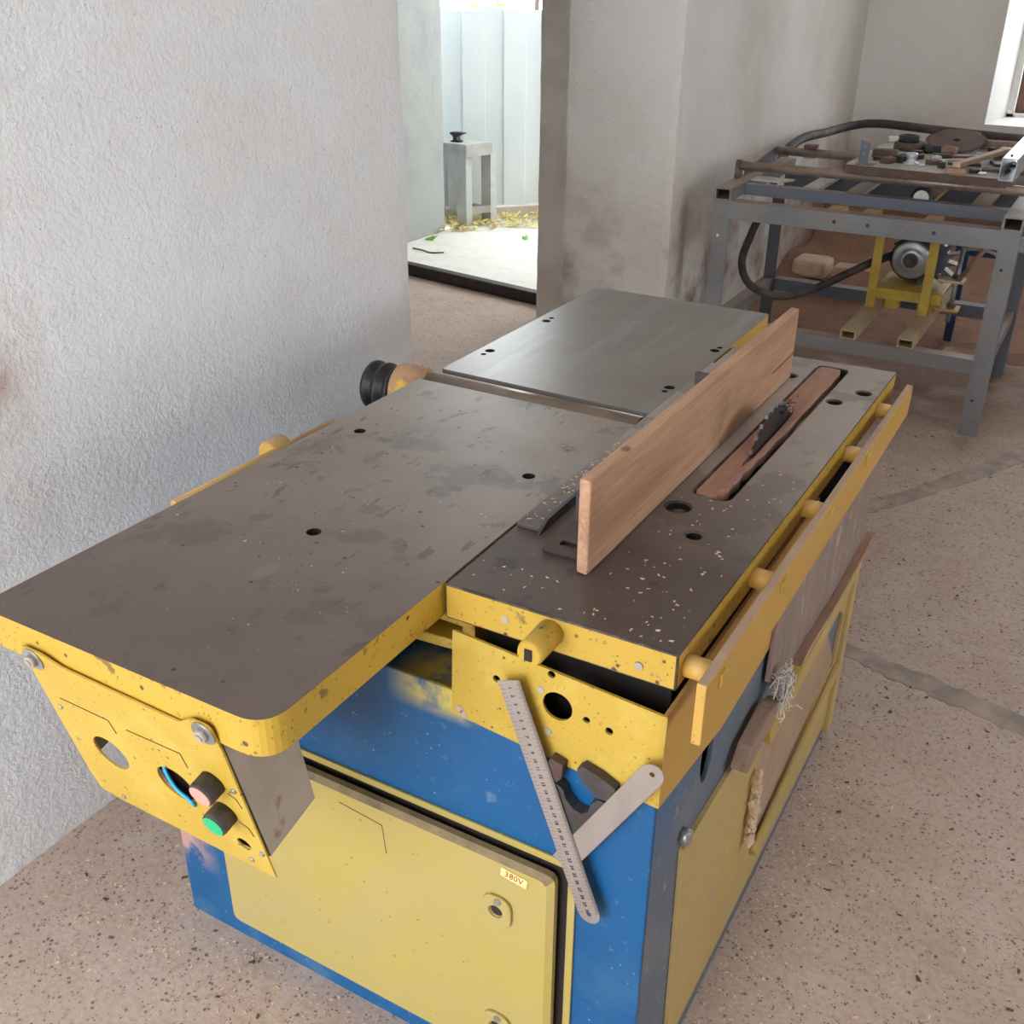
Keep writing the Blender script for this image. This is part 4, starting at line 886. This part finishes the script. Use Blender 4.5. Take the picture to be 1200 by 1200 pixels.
for (x, y, where) in ((-.215, 2.955, 'right behind the upright angle bracket'), (-.10, 3.06, 'between the shiny bushing and the rusty ring'), (-.005, 2.905, 'on the front edge, left of the orange-brown block'), (.10, 2.87, 'against the near half of the pale lath'),
                      (-.125, 3.13, 'just before the wide rusty ring'), (.085, 3.36, 'touching the far rim of the rusty blade'), (.16, 3.16, 'between the lath and the aluminium tube')):
    scrap(x, y, rs.uniform(.013, .020), rs.uniform(.010, .018), 'dark_metal', 'dark metal chunk ' + where, DS)
for (x, y, where) in ((-.02, 3.03, 'beside the white plastic cap'), (.06, 3.20, 'at the end of the bright strip'), (-.065, 2.90, 'at the foot of the shiny bushing'), (.125, 2.85, 'next to the flat rusty plate'), (.055, 3.27, 'under the near rim of the rusty blade'), (.185, 3.24, 'by the small tin piece')):
    scrap(x, y, rs.uniform(.010, .018), rs.uniform(.004, .008), 'alu', 'bright metal shard ' + where, BS)
al = bmesh.new(); bx(al, .205-.022, .205+.022, 2.655+.10, 3.30, ZP+.0002, ZP+.066); alo = obj('aluminium_tube', al, 'alu', None, .001)
cut(alo, lambda b: bx(b, .205-.0195, .205+.0195, 2.6, 3.5, ZP+.003, ZP+.0632)); put(alo, 'bright square aluminium tube lying at the right end of the work plate', 'tube')
box('screw_head', .20, .206, 2.80, 2.815, ZP+.0662, ZP+.071, 'dark_metal', alo)
# --- sawdust and scraps on the floor at the back
bm = bmesh.new(); nx, ny = 46, 60; vs = []
for j in range(ny+1):
    for i in range(nx+1):
        x = XW+.008 + i/nx*1.75; y = 3.43 + j/ny*1.65
        n1 = noise.noise(Vector((x*3, y*3, 0)))*.5+.5; n2 = noise.noise(Vector((x*14, y*14, 4)))
        h = .20*math.exp(-((5.09-y)/.55)**2)*(.6+.8*n1) + .10*math.exp(-((x-XW)/.25)**2)*max(0, min(1, (y-3.45)/.7))*(.5+n1) + .03*math.exp(-(((x+.2)/.45)**2+((y-3.9)/.5)**2))*(n1+.4) + .004*n2
        e = min(i, nx-i, j)/3.; h = h*min(1, e if i > 3 else 1) - .006*(1-min(1, e)) if i > 3 else h
        vs.append(bm.verts.new((x, y, h - (.004 if j == 0 else 0))))
for j in range(ny):
    for i in range(nx):
        k = j*(nx+1)+i; bm.faces.new((vs[k], vs[k+1], vs[k+nx+2], vs[k+nx+1])).smooth = True
o = obj('sawdust_heap', bm, 'sawdust'); o['kind'] = 'stuff'; tag(o, 'reddish brown sawdust heaped under and behind the steel table', 'sawdust')
bm = bmesh.new(); prism(bm, [(0, 0), (.10, .02), (.20, -.01), (.30, .02), (.31, .10), (.18, .085), (.08, .11), (.01, .095)], (.09, 3.50, .045), X, Vector((0, .55, .83)), (0, -.004, .003)); put(obj('cardboard_scrap', bm, 'cardboard_brown'), 'wavy torn piece of tan cardboard lying on the sawdust', 'cardboard')
bm = bmesh.new(); prism(bm, [(0, 0), (.17, 0), (.16, .07), (.0, .06)], (.05, 3.40, .03), X, Vector((.1, .9, .1)), (0, -.002, .008)); put(obj('cardboard_scrap', bm, 'cardboard_brown'), 'small flat piece of tan cardboard between the carriage rail and leg', 'cardboard')
bm = bmesh.new(); bx(bm, -.74, -.58, 4.03, 4.19, .08, .16); o = obj('foam_block', bm, 'pale_wood', None, .02); put(o, 'pale dusty block half buried in sawdust by the wall', 'block')
bm = bmesh.new(); bx(bm, -.53, -.36, 3.95, 4.05, .0, .17); o = obj('brick', bm, 'cardboard_brown', None, .006); put(o, 'dusty upright brick under the back of the steel table', 'brick')
o = slab('plaster_scrap', [(0, 0), (.13, -.02), (.19, .05), (.04, .09)], (-.70, 3.02, 0), X, Y, (0, 0, .07), 'white_bits', None, .008); put(o, 'white plaster lump on the floor by the left table leg', 'plaster')
# --- chips and pebbles on the floor
def fl1(r):
    while True:
        a = r.random()
        if a < .55: x, y = XR + .012 + abs(r.gauss(0, .05)), r.uniform(-.1, .95)
        elif a < .85: x, y = r.uniform(-.75, .3), -.012 - abs(r.gauss(0, .06))
        else: x, y = XL - .01 - abs(r.gauss(0, .06)), r.uniform(-.2, .6)
        if x > XW + .02: return x, y
tag(litter('floor_shavings', 900, fl1, .0032, 'chip', 21, .0005), 'pinkish shavings swept along the foot of the machine', 'shavings')
def fl2(r): 
    while True:
        x, y = r.uniform(-.7, 1.3), r.uniform(-.6, 2.6)
        if not (XL-.02 < x < XR+.02 and -.02 < y < .97): return x, y
tag(litter('floor_chips', 420, fl2, .0042, 'chip', 22, .0018), 'pale chips strewn over the open concrete floor', 'chips')
tag(litter('floor_crumbs', 420, fl2, .0045, 'chip_dark', 23, .0018), 'dark crumbs strewn over the open concrete floor', 'crumbs')
